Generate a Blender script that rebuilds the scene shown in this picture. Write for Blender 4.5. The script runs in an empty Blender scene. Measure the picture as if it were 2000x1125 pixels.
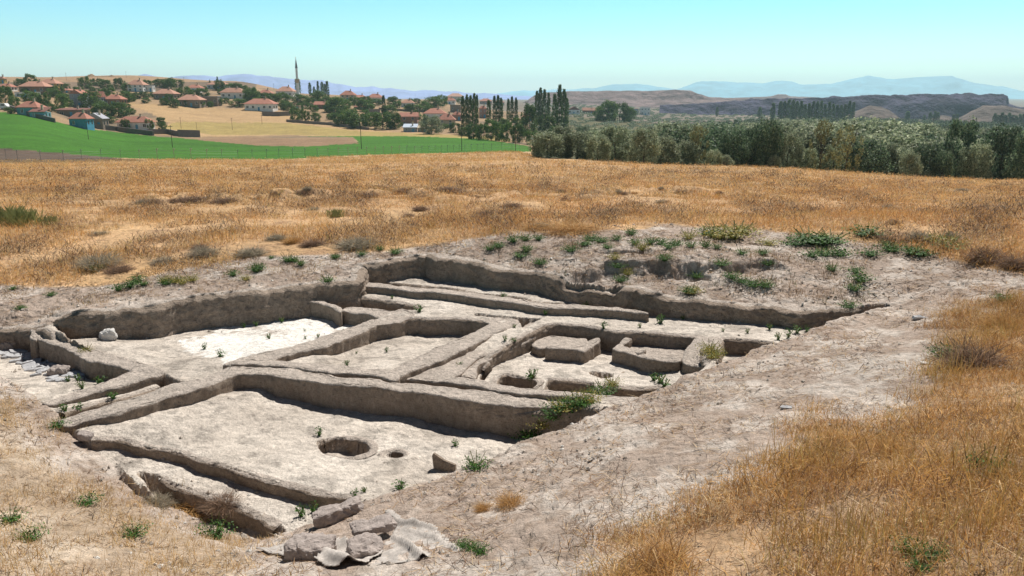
import bpy, math, numpy as np
from mathutils import Vector, Matrix, geometry as mgeo
R = math.radians
rng = np.random.default_rng(7)
sc = bpy.context.scene
COL = sc.collection

# ---------------------------------------------------------------- camera / world / sun
CAMZ, PITCH, F = 4.0, R(14.1), 1480.0          # metres, radians, focal length in px of a 2000 px wide frame
cam = bpy.data.cameras.new('camera'); camo = bpy.data.objects.new('camera', cam); COL.objects.link(camo)
camo.location = (0, 0, CAMZ); camo.rotation_euler = (math.pi/2 - PITCH, 0, 0)
cam.sensor_width = 36; cam.lens = 36*F/2000; cam.clip_start = .1; cam.clip_end = 60000
sc.camera = camo
SUN_EL, SUN_AZ = R(57), R(27)                  # azimuth to the right of the view direction (+Y)
w = bpy.data.worlds.new('World'); sc.world = w; w.use_nodes = True
nt = w.node_tree; bg = nt.nodes['Background']
sky = nt.nodes.new('ShaderNodeTexSky'); sky.sky_type = 'NISHITA'; sky.sun_disc = False
sky.sun_elevation = SUN_EL; sky.sun_rotation = SUN_AZ; sky.air_density = 1.0; sky.dust_density = .6; sky.ozone_density = 1.0
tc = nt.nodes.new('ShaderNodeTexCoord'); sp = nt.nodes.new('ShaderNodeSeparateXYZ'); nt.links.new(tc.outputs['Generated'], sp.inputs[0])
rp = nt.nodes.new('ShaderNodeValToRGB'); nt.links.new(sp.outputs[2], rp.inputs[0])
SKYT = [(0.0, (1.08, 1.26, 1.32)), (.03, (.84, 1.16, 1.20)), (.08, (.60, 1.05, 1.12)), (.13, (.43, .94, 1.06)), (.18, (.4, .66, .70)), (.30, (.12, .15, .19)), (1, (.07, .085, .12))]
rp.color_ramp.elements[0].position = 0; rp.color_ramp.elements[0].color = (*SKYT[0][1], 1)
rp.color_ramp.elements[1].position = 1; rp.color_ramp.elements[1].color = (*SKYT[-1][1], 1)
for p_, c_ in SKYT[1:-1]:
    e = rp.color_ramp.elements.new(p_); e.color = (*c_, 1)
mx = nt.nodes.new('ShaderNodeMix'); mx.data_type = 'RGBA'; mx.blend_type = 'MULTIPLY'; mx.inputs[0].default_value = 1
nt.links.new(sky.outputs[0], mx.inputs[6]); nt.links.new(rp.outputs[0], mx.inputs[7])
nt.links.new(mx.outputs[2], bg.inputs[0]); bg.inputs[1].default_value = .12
sl = bpy.data.lights.new('sun', 'SUN'); sl.energy = 5.0; sl.angle = R(.5); sl.color = (1, .95, .88)
so = bpy.data.objects.new('sun', sl); COL.objects.link(so)
sd_ = Vector((math.sin(SUN_AZ)*math.cos(SUN_EL), math.cos(SUN_AZ)*math.cos(SUN_EL), math.sin(SUN_EL)))
so.rotation_euler = sd_.to_track_quat('Z', 'Y').to_euler()
sc.view_settings.view_transform = 'Standard'; sc.view_settings.look = 'None'
sc.view_settings.exposure = 0.32; sc.view_settings.gamma = 1
sc.cycles.max_bounces = 6; sc.cycles.volume_bounces = 1; sc.cycles.diffuse_bounces = 3; sc.cycles.transparent_max_bounces = 8

# ---------------------------------------------------------------- projection helpers
cp, sp_ = math.cos(PITCH), math.sin(PITCH)
def unproj(px, py, z):
    a = (py-562.5)/F                                   # ray = fwd + a*down + b*right
    dy = cp - a*sp_; dz = -sp_ - a*cp
    t = (z-CAMZ)/dz
    return (px-1000)/F*t, dy*t
def proj(X, Y, Z):
    h = CAMZ-Z; zc = Y*cp + h*sp_
    return 1000+F*X/zc, 562.5+F*(h*cp-Y*sp_)/zc
def z_from_y(Y, py):                                    # height seen at row py at forward distance Y
    a = (py-562.5)/F
    return CAMZ - Y*(sp_+a*cp)/(cp-a*sp_)

# ---------------------------------------------------------------- noise
_T = rng.random((256, 256))
def vn(x, y, s=0):
    x = np.asarray(x, float)+s*17.31; y = np.asarray(y, float)+s*9.77
    xi = np.floor(x).astype(int); yi = np.floor(y).astype(int); fx = x-xi; fy = y-yi
    fx = fx*fx*(3-2*fx); fy = fy*fy*(3-2*fy)
    a = _T[xi & 255, yi & 255]; b = _T[(xi+1) & 255, yi & 255]; c = _T[xi & 255, (yi+1) & 255]; d = _T[(xi+1) & 255, (yi+1) & 255]
    return (a*(1-fx)+b*fx)*(1-fy)+(c*(1-fx)+d*fx)*fy
def fbm(x, y, s=0, o=4):
    v = 0; a = .5; t = 0
    for i in range(o):
        v = v+a*vn(x*2**i, y*2**i, s+i*3); t += a; a *= .5
    return v/t
def sst(x): x = np.clip(x, 0, 1); return x*x*(3-2*x)

def sdf(poly, X, Y):                                    # signed distance, negative inside
    P = np.asarray(poly, float); n = len(P)
    d = np.full(X.shape, 1e9); ins = np.zeros(X.shape, bool)
    for i in range(n):
        ax, ay = P[i]; bx, by = P[(i+1) % n]; ex, ey = bx-ax, by-ay
        wx, wy = X-ax, Y-ay; t = np.clip((wx*ex+wy*ey)/(ex*ex+ey*ey+1e-12), 0, 1)
        d = np.minimum(d, (wx-ex*t)**2+(wy-ey*t)**2)
        if ey != 0:
            c = ((ay <= Y) != (by <= Y)) & (X < (Y-ay)*ex/ey+ax); ins ^= c
    d = np.sqrt(d); return np.where(ins, -d, d)
def pip(poly, X, Y):
    ins = np.zeros(X.shape, bool); n = len(poly)
    for i in range(n):
        ax, ay = poly[i]; bx, by = poly[(i+1) % n]
        if ay != by: ins ^= ((ay <= Y) != (by <= Y)) & (X < (Y-ay)*(bx-ax)/(by-ay)+ax)
    return ins
def idw(C, X, Y, p=3):                                  # C: list of (x, y, v)
    s = 0; ws = 0
    for x, y, v in C:
        wq = 1/((X-x)**2+(Y-y)**2+.02)**(p/2); s = s+wq*v; ws = ws+wq
    return s/ws

# ---------------------------------------------------------------- materials
def mat(name, base=None, rough=.95, noise=(), bump=(), attr=None, transl=0, spec=.2, vary=None):
    m = bpy.data.materials.new(name); m.use_nodes = True; t = m.node_tree; N = t.nodes; L = t.links
    b = N['Principled BSDF']; b.inputs['Roughness'].default_value = rough; b.inputs['Specular IOR Level'].default_value = spec
    cd = N.new('ShaderNodeTexCoord')
    if attr:
        a = N.new('ShaderNodeAttribute'); a.attribute_name = attr; c = a.outputs['Color']
    else:
        a = N.new('ShaderNodeRGB'); a.outputs[0].default_value = (*base, 1); c = a.outputs[0]
    for (scale, lo, hi, det, stretch) in noise:         # multiplies the colour by lo..hi
        n_ = N.new('ShaderNodeTexNoise'); n_.inputs['Scale'].default_value = scale; n_.inputs['Detail'].default_value = det; n_.inputs['Roughness'].default_value = .65
        mp = N.new('ShaderNodeMapping'); mp.inputs['Scale'].default_value = stretch; L.new(cd.outputs['Object'], mp.inputs[0]); L.new(mp.outputs[0], n_.inputs[0])
        mr = N.new('ShaderNodeMapRange'); mr.inputs[1].default_value = .3; mr.inputs[2].default_value = .7; mr.inputs[3].default_value = lo; mr.inputs[4].default_value = hi
        L.new(n_.outputs[0], mr.inputs[0])
        q = N.new('ShaderNodeMix'); q.data_type = 'RGBA'; q.blend_type = 'MULTIPLY'; q.inputs[0].default_value = 1
        L.new(c, q.inputs[6]); L.new(mr.outputs[0], q.inputs[7]); c = q.outputs[2]
    if vary:                                            # per-object brightness/hue variation
        oi = N.new('ShaderNodeObjectInfo'); mr = N.new('ShaderNodeMapRange'); mr.inputs[3].default_value = vary[0]; mr.inputs[4].default_value = vary[1]
        L.new(oi.outputs['Random'], mr.inputs[0]); q = N.new('ShaderNodeMix'); q.data_type = 'RGBA'; q.blend_type = 'MULTIPLY'; q.inputs[0].default_value = 1
        L.new(c, q.inputs[6]); L.new(mr.outputs[0], q.inputs[7]); c = q.outputs[2]
    L.new(c, b.inputs['Base Color'])
    prev = None
    for (scale, strg, dist, det, stretch) in bump:
        n_ = N.new('ShaderNodeTexNoise'); n_.inputs['Scale'].default_value = scale; n_.inputs['Detail'].default_value = det; n_.inputs['Roughness'].default_value = .6
        mp = N.new('ShaderNodeMapping'); mp.inputs['Scale'].default_value = stretch; L.new(cd.outputs['Object'], mp.inputs[0]); L.new(mp.outputs[0], n_.inputs[0])
        bp = N.new('ShaderNodeBump'); bp.inputs['Strength'].default_value = strg; bp.inputs['Distance'].default_value = dist
        L.new(n_.outputs[0], bp.inputs['Height'])
        if prev: L.new(prev, bp.inputs['Normal'])
        prev = bp.outputs[0]
    if prev: L.new(prev, b.inputs['Normal'])
    if transl:
        tr = N.new('ShaderNodeBsdfTranslucent'); L.new(c, tr.inputs[0]); ms = N.new('ShaderNodeMixShader'); ms.inputs[0].default_value = transl
        L.new(b.outputs[0], ms.inputs[1]); L.new(tr.outputs[0], ms.inputs[2]); L.new(ms.outputs[0], N['Material Output'].inputs[0])
    return m
ONE = (1, 1, 1)
M_SOIL = mat('soil', attr='col', noise=[(1.7, .86, 1.1, 5, ONE), (12, .68, 1.2, 8, ONE), (55, .66, 1.28, 5, (1, 1.6, 1))], bump=[(7, .9, .08, 8, ONE), (45, .8, .02, 6, ONE)])
M_FIELD = mat('field_soil', attr='col', noise=[(.12, .85, 1.12, 4, ONE), (1.2, .8, 1.15, 6, ONE), (9, .75, 1.2, 4, ONE)], bump=[(2.5, .8, .25, 6, ONE)])
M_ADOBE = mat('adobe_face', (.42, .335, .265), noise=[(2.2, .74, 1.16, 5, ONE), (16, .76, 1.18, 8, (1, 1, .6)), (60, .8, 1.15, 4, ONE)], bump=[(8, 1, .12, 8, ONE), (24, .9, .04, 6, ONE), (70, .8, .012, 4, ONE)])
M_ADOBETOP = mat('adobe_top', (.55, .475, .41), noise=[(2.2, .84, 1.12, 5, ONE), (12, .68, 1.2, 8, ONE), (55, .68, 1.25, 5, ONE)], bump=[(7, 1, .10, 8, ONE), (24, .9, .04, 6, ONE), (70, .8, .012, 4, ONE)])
M_BLADE = mat('dry_blade', attr='col', rough=.7, transl=.35)
M_LEAF = mat('leaf', attr='col', rough=.6, transl=.3, spec=.3)
M_LEAFV = mat('tree_leaf', attr='col', rough=.6, transl=.42, spec=.3, vary=(.75, 1.25))
M_BARK = mat('bark', (.09, .07, .055), noise=[(6, .7, 1.2, 4, (1, 1, .3))])

# ---------------------------------------------------------------- object helpers
def link(o, parent=None):
    COL.objects.link(o)
    if parent is not None: o.parent = parent
    return o
def nmesh(name, V, Fc, mats, cols=None, midx=None, smooth=False):
    """fast mesh from arrays; Fc is (n,k) all of one size, or a list of such arrays"""
    V = np.asarray(V, np.float32)
    Fs = Fc if isinstance(Fc, list) else [Fc]
    Fs = [np.asarray(f, np.int32) for f in Fs if len(f)]
    me = bpy.data.meshes.new(name)
    me.vertices.add(len(V)); me.vertices.foreach_set('co', V.ravel())
    loops = np.concatenate([f.ravel() for f in Fs]); tot = np.concatenate([np.full(len(f), f.shape[1]) for f in Fs])
    start = np.concatenate([[0], np.cumsum(tot)[:-1]])
    me.loops.add(len(loops)); me.loops.foreach_set('vertex_index', loops)
    me.polygons.add(len(tot)); me.polygons.foreach_set('loop_start', start.astype(np.int32)); me.polygons.foreach_set('loop_total', tot.astype(np.int32))
    if midx is not None: me.polygons.foreach_set('material_index', np.asarray(midx, np.int32))
    me.polygons.foreach_set('use_smooth', np.full(len(tot), smooth))
    for m in (mats if isinstance(mats, (list, tuple)) else [mats]): me.materials.append(m)
    if cols is not None:
        a = me.color_attributes.new('col', 'FLOAT_COLOR', 'POINT')
        c = np.ones((len(V), 4), np.float32); c[:, :3] = np.clip(cols, 0, 1); a.data.foreach_set('color', c.ravel())
    me.update(calc_edges=True); me.validate(); return me
def tag(o, label=None, cat=None, group=None, kind=None):
    if label: o['label'] = label
    if cat: o['category'] = cat
    if group: o['group'] = group
    if kind: o['kind'] = kind
    return o
def obj(name, me, parent=None, loc=(0, 0, 0)):
    o = bpy.data.objects.new(name, me); o.location = loc; return link(o, parent)
def empty(name, loc, rz=0, s=(1, 1, 1)):
    o = bpy.data.objects.new(name, None); o.location = loc; o.rotation_euler = (0, 0, rz); o.scale = s; o.empty_display_size = .1; return link(o)
def nth(i):
    return f"{i}{'th' if 10 <= i % 100 <= 20 else {1: 'st', 2: 'nd', 3: 'rd'}.get(i % 10, 'th')}"
class MB:                                              # collects boxes / prisms into one mesh
    def __init__(s): s.v = []; s.f = []
    def add(s, V, Fc):
        n = len(s.v); s.v += [tuple(p) for p in V]; s.f += [tuple(i+n for i in f) for f in Fc]
    def box(s, x0, x1, y0, y1, z0, z1):
        s.add([(x0, y0, z0), (x1, y0, z0), (x1, y1, z0), (x0, y1, z0), (x0, y0, z1), (x1, y0, z1), (x1, y1, z1), (x0, y1, z1)],
              [(0, 3, 2, 1), (4, 5, 6, 7), (0, 1, 5, 4), (1, 2, 6, 5), (2, 3, 7, 6), (3, 0, 4, 7)])
    def lathe(s, prof, n=16, c=(0, 0)):
        V = [(c[0]+r*math.cos(2*math.pi*k/n), c[1]+r*math.sin(2*math.pi*k/n), z) for r, z in prof for k in range(n)]
        Fc = [(j*n+k, j*n+(k+1) % n, (j+1)*n+(k+1) % n, (j+1)*n+k) for j in range(len(prof)-1) for k in range(n)]
        Fc += [tuple(range(n))[::-1], tuple((len(prof)-1)*n+k for k in range(n))]
        s.add(V, Fc)
    def tube(s, pts, rad, n=6):
        V = []; m = len(pts)
        for i, p in enumerate(pts):
            p = Vector(p); d = (Vector(pts[min(i+1, m-1)])-Vector(pts[max(i-1, 0)])).normalized(); q = d.to_track_quat('Z', 'Y')
            r = rad[i] if hasattr(rad, '__len__') else rad
            V += [p+q@Vector((r*math.cos(2*math.pi*k/n), r*math.sin(2*math.pi*k/n), 0)) for k in range(n)]
        Fc = [(j*n+k, j*n+(k+1) % n, (j+1)*n+(k+1) % n, (j+1)*n+k) for j in range(m-1) for k in range(n)]
        Fc += [tuple(range(n))[::-1], tuple((m-1)*n+k for k in range(n))]
        s.add(V, Fc)
    def mesh(s, name, m, smooth=False):
        me = bpy.data.meshes.new(name); me.from_pydata(s.v, [], s.f); me.materials.append(m)
        if smooth: me.polygons.foreach_set('use_smooth', [True]*len(me.polygons))
        me.update(); return me
    def build(s, name, m, parent=None, smooth=False): return obj(name, s.mesh(name, m, smooth), parent)

# ================================================================ TERRAIN
def U(pts, z=0.0): return [unproj(p[0], p[1], p[2] if len(p) > 2 else z) for p in pts]
def C3(pts): return [(*unproj(x, y, z), z) for x, y, z in pts]
# natural ground near the trench: (px, py, z)
NAT = C3([(0,560,.2),(0,600,.08),(0,641,-.16),(60,641,-.16),(110,628,-.02),(154,603,.25),(402,575,.3),(525,564,.3),(595,557,.3),(650,542,.34),(696,515,.5),(761,503,.55),(836,492,.6),(880,503,.58),(985,526,.5),(1060,532,.48),(1135,553,.42),(1300,578,.36),(1420,590,.32),(1520,600,.3),(1600,602,.3),(1740,590,.38),
 (850,478,.72),(600,510,.5),(300,535,.42),(1000,470,.85),(1200,460,.9),(1400,470,.85),(1600,482,.8),(1800,492,.85),(2000,520,.95),(1200,510,.72),(1350,500,.84),(1350,548,.5),(1500,520,.75),(1650,540,.6),(1060,500,.66),(0,520,.3),(0,470,.3),
 (1745,597,.36),(1640,625,.2),(1560,655,.16),(1510,671,.15),(1420,705,.12),(1370,723,.1),(1306,755,.08),(1255,771,.08),(1190,794,.05),(1160,812,.03),(1090,840,0),(1010,866,-.03),(960,890,-.12),(850,935,-.17),(760,965,-.2),(700,985,-.22),
 (1500,760,.5),(1650,690,.48),(1800,680,.7),(1820,620,.55),(2000,620,.8),(2000,760,1.15),(1700,850,.95),(1400,900,.62),(1250,860,.35),(1200,950,.42),(2000,900,1.5),(1500,1050,1.15),(2000,1100,1.85),(1000,1000,.18),(1000,1110,.45),(850,1000,.02),(800,1060,.1),(680,1090,0),(500,1100,-.02),
 (560,1040,-.41),(510,1054,-.53),(470,1053,-.59),(400,1024,-.59),(300,983,-.53),(235,935,-.41),(400,1045,-.42),(300,1020,-.35),(180,872,-.26),(110,822,-.16),(80,790,-.16),(30,745,-.25),(0,740,-.15),(0,820,0),(0,900,.12),(200,1000,-.12),(0,1100,.45),(300,1100,.05)])
_P = np.array(NAT); _n = len(_P)
_K = np.hypot(_P[:, None, 0]-_P[None, :, 0], _P[:, None, 1]-_P[None, :, 1])
_A = np.zeros((_n+3, _n+3)); _A[:_n, :_n] = _K - 0.02*np.eye(_n); _A[:_n, _n] = 1; _A[:_n, _n+1:] = _P[:, :2]; _A[_n, :_n] = 1; _A[_n+1:, :_n] = _P[:, :2].T
_W = np.linalg.solve(_A, np.concatenate([_P[:, 2], [0, 0, 0]]))
def nat(X, Y):
    v = _W[_n]+_W[_n+1]*X+_W[_n+2]*Y
    for i in range(_n): v = v+_W[i]*np.hypot(X-_P[i, 0], Y-_P[i, 1])
    return v
# far ground: for picture columns, (forward distance, row)
FAR = {-400: [(20,455),(30,385),(50,348),(80,328),(120,318),(180,298),(280,215),(350,190),(450,168),(600,150),(900,160),(2000,185),(12000,192)],
 0:   [(20,458),(30,388),(50,349),(80,327),(120,318),(180,300),(280,222),(350,192),(450,170),(600,150),(900,158),(2000,185),(12000,192)],
 250: [(20,462),(30,389),(50,349),(80,325),(120,313),(180,306),(240,284),(320,254),(380,222),(450,186),(560,156),(700,147),(1000,160),(2000,187),(12000,192)],
 450: [(20,464),(30,389),(50,350),(80,323),(120,312),(180,306),(240,288),(330,262),(400,228),(480,192),(580,166),(720,158),(1000,170),(2000,188),(12000,192)],
 620: [(20,465),(30,389),(50,350),(80,320),(120,310),(180,303),(240,285),(330,262),(400,233),(500,203),(600,188),(800,184),(2000,190),(12000,192)],
 850: [(20,466),(30,390),(50,350),(80,316),(120,304),(180,298),(240,282),(330,262),(400,240),(500,215),(650,202),(900,200),(2000,195),(12000,192)],
 1000:[(20,468),(30,390),(50,350),(80,314),(120,298),(180,293),(240,286),(330,268),(400,245),(500,225),(700,214),(1000,208),(2000,199),(12000,192)],
 1080:[(20,468),(30,391),(50,351),(80,318),(105,308),(130,316),(180,312),(330,275),(450,246),(700,222),(1000,212),(2000,200),(12000,192)],
 1400:[(20,470),(30,392),(50,356),(75,333),(92,324),(120,348),(200,318),(350,276),(600,248),(900,232),(1300,220),(2200,203),(12000,192)],
 2000:[(20,478),(30,400),(50,371),(75,357),(90,352),(120,382),(200,338),(350,294),(600,262),(900,247),(1500,224),(2500,205),(12000,192)],
 2500:[(20,480),(30,402),(50,374),(75,360),(90,356),(120,388),(200,340),(350,296),(600,262),(900,247),(1500,224),(2500,205),(12000,192)]}
_fx = sorted(FAR); _fu = np.array([(x-1000)*cp/F for x in _fx])
_ft = [(np.log([d for d, y in FAR[x]]), np.array([z_from_y(d, y) for d, y in FAR[x]])) for x in _fx]
def farz(u, Y):
    lY = np.log(np.maximum(Y, 1)); Zs = [np.interp(lY, a, b) for a, b in _ft]
    uc = np.clip(u, _fu[0], _fu[-1]); k = np.clip(np.searchsorted(_fu, uc)-1, 0, len(_fu)-2); t = (uc-_fu[k])/(_fu[k+1]-_fu[k]); t = sst(t)
    S = np.array(Zs) if np.ndim(lY) else np.array(Zs)
    return np.take_along_axis(S, k[None], 0)[0]*(1-t)+np.take_along_axis(S, (k+1)[None], 0)[0]*t

# grid in (u = X/Y, Y)
uf = np.arange(-.745, .7451, .0015)
us = np.concatenate([np.linspace(-2.2, -.76, 24), uf, np.linspace(.76, 2.2, 24)])
Ys = [1.2]
while Ys[-1] < 12000:
    y = Ys[-1]; Ys.append(y + (.05 if y < 4.5 else .032 if y < 20 else y*.006 if y < 70 else y*.012 if y < 900 else y*.04))
Ys = np.array(Ys)
UU, YY = np.meshgrid(us, Ys); XX = UU*YY
near = YY < 34
Z = np.zeros_like(YY)
fz = farz(UU.ravel(), YY.ravel()).reshape(YY.shape)
nr = Ys < 34; NZ = nat(XX[nr], YY[nr]); Z[:] = fz
bl = sst((YY[nr]-17.5)/9.0); Z[nr] = NZ*(1-bl)+fz[nr]*bl
# roughness of the natural ground
lump = (fbm(XX*.7, YY*.7, 5)-.5)
Z += np.where(YY < 60, lump*.22*sst((YY-16)/8), lump*.22) + np.where(YY < 70, (fbm(XX*3, YY*3, 8)-.5)*.07, 0)+np.where(YY < 30, (fbm(XX*11, YY*11, 9, 3)-.5)*.035, 0)
# scarps of the spoil bank behind the trench (hollows with sharp lips) and the ditch in the field
PX, PY = proj(XX, YY, Z)
def scoop(poly, depth, wdt):
    global Z
    m = (YY > 3) & (YY < 60); s = sdf(U(poly), XX[m], YY[m]) + (fbm(XX[m]*2.5, YY[m]*2.5, 31)-.5)*.5
    Z[m] -= depth*sst(-s/wdt)
for pl, dp in [([(1100,530,.6),(1180,510,.7),(1300,505,.8),(1400,512,.75),(1400,540,.6),(1250,552,.5),(1120,545,.5)], .22), ([(1405,520,.7),(1440,508,.75),(1520,512,.7),(1540,535,.6),(1440,540,.6)], .22), ([(1150,500,.7),(1170,488,.8),(1300,490,.8),(1290,500,.8)], .12)]:
    scoop(pl, dp, .25)
m = (YY > 24) & (YY < 48)
d = YY-(33+3*np.sin(XX*.11)+5*(fbm(XX*.09, YY*.05, 41)-.5)+np.clip(XX-2, 0, 40)*-.06); msk = sst((fbm(XX*.16, YY*.1, 43)-.38)*6)*sst((12-np.abs(XX+4))/5)
LEDGE = np.where(m, msk*np.exp(-((d+.9*(fbm(XX*1.1, YY*1.1, 46)-.5))/1.1)**2)*sst((fbm(XX*.9, YY*.7, 47)-.36)*6), 0)
Z -= .95*LEDGE*(1+.6*(fbm(XX*1.3, YY*1.3, 44)-.5))
Z += np.where(m, .35*sst((fbm(XX*.8, YY*.6, 45)-.5)*6)*np.exp(-((d-1.0)/3.0)**2)*sst((16-np.abs(XX+2))/6), 0)

# ---- the excavation
OUT = U([(-60,640,-.16),(0,641,-.16),(52,641,-.16),(80,636,-.1),(118,626,0),(154,604,.25),(182,602,.26),(300,590,.28),(402,575,.3),(525,564,.3),(592,557,.3),(640,547,.34),(690,545,.36),(696,516,.5),(761,504,.55),(836,493,.6),(873,503,.58),(888,503,.56),(985,526,.5),(1060,530,.48),(1135,553,.42),(1200,562,.38),(1300,578,.36),(1420,589,.32),(1500,597,.3),(1560,604,.3),(1600,602,.3),(1660,600,.33),(1742,592,.37),
 (1742,597,.36),(1640,625,.2),(1560,655,.16),(1510,671,.15),(1420,705,.12),(1370,723,.1),(1306,755,.08),(1255,771,.08),(1190,794,.05),(1160,812,.03),(1090,840,0),(1010,866,-.03),(960,890,-.12),(850,935,-.17),(760,965,-.2),(700,985,-.22),
 (620,1010,-.3),(560,1040,-.42),(510,1054,-.54),(470,1053,-.6),(407,1026,-.6),(375,1009,-.58),(337,991,-.55),(292,981,-.52),(258,960,-.46),(228,930,-.4),(200,892,-.28),(165,868,-.24),(150,848,-.2),(112,824,-.16),(92,796,-.16),(60,770,-.2),(30,748,-.25),(-60,735,-.25)])
exm = (YY > 4) & (YY < 24) & (np.abs(UU) < .8)
ex, ey = XX[exm], YY[exm]
wob = (fbm(ex*2.2, ey*2.2, 51, 3)-.5)*.13+(fbm(ex*10, ey*10, 52, 2)-.5)*.018

rough = (fbm(ex*1.2, ey*1.2, 61)-.5)*.05+(fbm(ex*6, ey*6, 62)-.5)*.026+(fbm(ex*25, ey*25, 63, 3)-.5)*.012
zin = np.minimum(0.0, nat(ex, ey)-.01)
fcol = np.zeros(ex.shape)                               # 0 earth .. 1 white plaster
side = np.zeros(ex.shape)                               # cut faces (brown)
def organic(P, seed, amp, step=.07):
    P = np.array(P); L = []
    if .5*np.sum(P[:, 0]*np.roll(P[:, 1], -1)-np.roll(P[:, 0], -1)*P[:, 1]) < 0: P = P[::-1]
    for i in range(len(P)):
        a, b = P[i], P[(i+1) % len(P)]; n = max(1, int(np.hypot(*(b-a))/step))
        for k in range(n): L.append(a+(b-a)*k/n)
    L = np.array(L); L = (np.roll(L, 1, 0)+2*L+np.roll(L, -1, 0))/4
    T = np.roll(L, -1, 0)-np.roll(L, 1, 0); T /= np.linalg.norm(T, axis=1)[:, None]+1e-9; Nn = np.stack([T[:, 1], -T[:, 0]], 1)
    return L+Nn*((fbm(L[:, 0]*2.5, L[:, 1]*2.5, seed, 4)-.5)*amp*2)[:, None]
def cut(poly, ctr, wd=.05, white=.5, z0=0.0, rib=True):
    """dig a floor inside polygon: poly rows (px,py[,z of lip]), ctr rows (px,py,z of floor)"""
    global zin
    P = organic(U(poly, z0), len(EDGES)+5, .03 if len(poly) > 9 else .014); EDGES.append((P, wd if rib else None)); x0, x1 = min(p[0] for p in P)-.4, max(p[0] for p in P)+.4; y0, y1 = min(p[1] for p in P)-.4, max(p[1] for p in P)+.4
    k = (ex > x0) & (ex < x1) & (ey > y0) & (ey < y1)
    s = sdf(P, ex[k], ey[k])
    fl = idw(C3(ctr), ex[k], ey[k])
    t = sst(-s/wd); zin[k] = zin[k]*(1-t)+fl*t
    fcol[k] = np.where(t > .5, white, fcol[k]); side[k] = np.maximum(side[k]*(t < .98), (t > .02)*(t < .98)*(np.abs(fl) > .03))
EDGES = [(None, .05)]; ROUND = set()
# upper terrace is raised
cut([(690,552),(740,558),(810,566),(860,568),(930,580),(1010,590),(1050,597),(1160,602),(1268,613),(1300,640),(1600,640),(1760,590),(1500,560),(1100,500),(860,470),(680,500)], [(750,555,.1),(930,560,.1),(1150,592,.06),(1300,615,.0),(1500,640,.0)], .06, .62)
fcol[:] = np.maximum(fcol, .62)
# passage between trench walls (upper)
cut([(600,563),(660,574),(710,579),(760,587),(812,594),(826,602),(790,606),(766,612),(700,606),(640,604),(590,592),(575,575)], [(640,590,-.28),(760,602,-.26),(820,600,-.2)], .05, .35)
cut([(652,536),(680,544),(693,556),(696,566),(655,562),(640,548)], [(670,556,-.02)], .05, .2)
# R1 white room
R1 = [(100,640,-.1),(135,640,-.1),(150,590),(236,580),(330,565),(462,550),(560,540),(590,560),(600,580),(640,592),(668,602),(716,606),(760,612),(720,632),(650,656),(570,682),(497,700),(445,715),(400,738),(374,742),(328,720),(240,694),(180,676),(128,656)]
cut(R1, [(180,640,-.32),(460,600,-.32),(300,620,-.32),(180,655,-.3),(300,650,-.32),(460,640,-.32),(560,618,-.31),(640,632,-.3),(500,690,-.16),(600,670,-.22),(430,712,-.1),(350,728,-.13),(240,692,-.16),(160,665,-.18),(350,680,-.24)], .06, .55)
# groove left of R1
cut([(96,640),(128,654),(160,666),(200,680),(240,693),(300,708),(332,718),(374,738),(352,748),(326,740),(300,718),(240,700),(200,688),(160,676),(112,660)], [(110,650,-.22),(240,697,-.24),(320,724,-.34),(345,742,-.36)], .03, .2, rib=False)
# stone paved corner (left)
cut([(-80,641,-.16),(0,641,-.16),(70,641,-.1),(130,668,-.1),(190,694,-.1),(280,718,-.1),(230,750,-.1),(100,785,-.1),(60,772,-.1),(20,750,-.1),(-80,740,-.1)], [(0,690,-.52),(60,690,-.52),(120,715,-.5),(200,738,-.44),(140,755,-.36),(60,765,-.28),(0,735,-.4)], .06, .7)
# corridor between the two left walls
cut([(318,722),(365,742),(260,790),(180,812),(128,826),(100,800),(115,780),(180,758),(250,740)], [(330,745,-.42),(234,772,-.42),(150,800,-.36)], .05, .45)
# R2 middle room
cut([(790,621),(810,618),(840,620),(880,620),(910,622),(968,627),(975,634),(930,660),(850,692),(790,718),(760,724),(700,723),(620,714),(525,709),(520,700),(640,664),(700,641),(770,622)], [(790,634,-.28),(885,668,-.32),(850,650,-.32),(735,668,-.27),(700,690,-.22),(600,708,-.1),(750,718,-.06),(820,696,-.12)], .05, .5)
# slot beside R2
cut([(926,611),(970,616),(1060,622),(1022,640),(1010,624),(968,620),(926,617)], [(1000,628,-.2)], .03, .3, rib=False)
# R3 right room
cut([(1078,630),(1150,637),(1200,646),(1250,648),(1370,656),(1375,690),(1380,716),(1310,762),(1200,780),(1100,770),(960,757),(870,744),(890,712),(1015,656),(1062,634)], [(1180,684,-.38),(1100,700,-.34),(1000,705,-.3),(1240,735,-.34),(1330,720,-.28),(1100,735,-.3),(960,735,-.28)], .04, .72)
for b_, c_ in [([(968,739,-.3),(984,731,-.3),(1034,738,-.3),(1062,741,-.3),(1046,752,-.3),(1042,775,-.2),(970,765,-.2)], (1010,748,-.55)), ([(1068,739,-.3),(1120,741,-.3),(1166,747,-.3),(1160,785,-.2),(1050,775,-.2)], (1110,752,-.58)), ([(1186,752,-.3),(1260,755,-.3),(1292,752,-.3),(1262,795,-.2),(1180,790,-.2)], (1230,760,-.56)),
               ([(936,711,-.1),(964,717,-.28),(948,736,-.28),(932,740,-.1)], (940,728,-.5)), ([(1146,729,-.33),(1170,727,-.33),(1200,731,-.33),(1198,738,-.33),(1180,741,-.33),(1152,735,-.33)], (1180,736,-.47)), ([(1210,726,-.33),(1226,725,-.33),(1228,729,-.33),(1212,730,-.33)], (1219,728,-.40))]:
    cut(b_, [c_], .035, .3)
# R4 far right cell
cut([(1408,658),(1460,662),(1512,667),(1500,690),(1440,720),(1395,712),(1400,690)], [(1446,688,-.27)], .04, .7)
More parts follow.
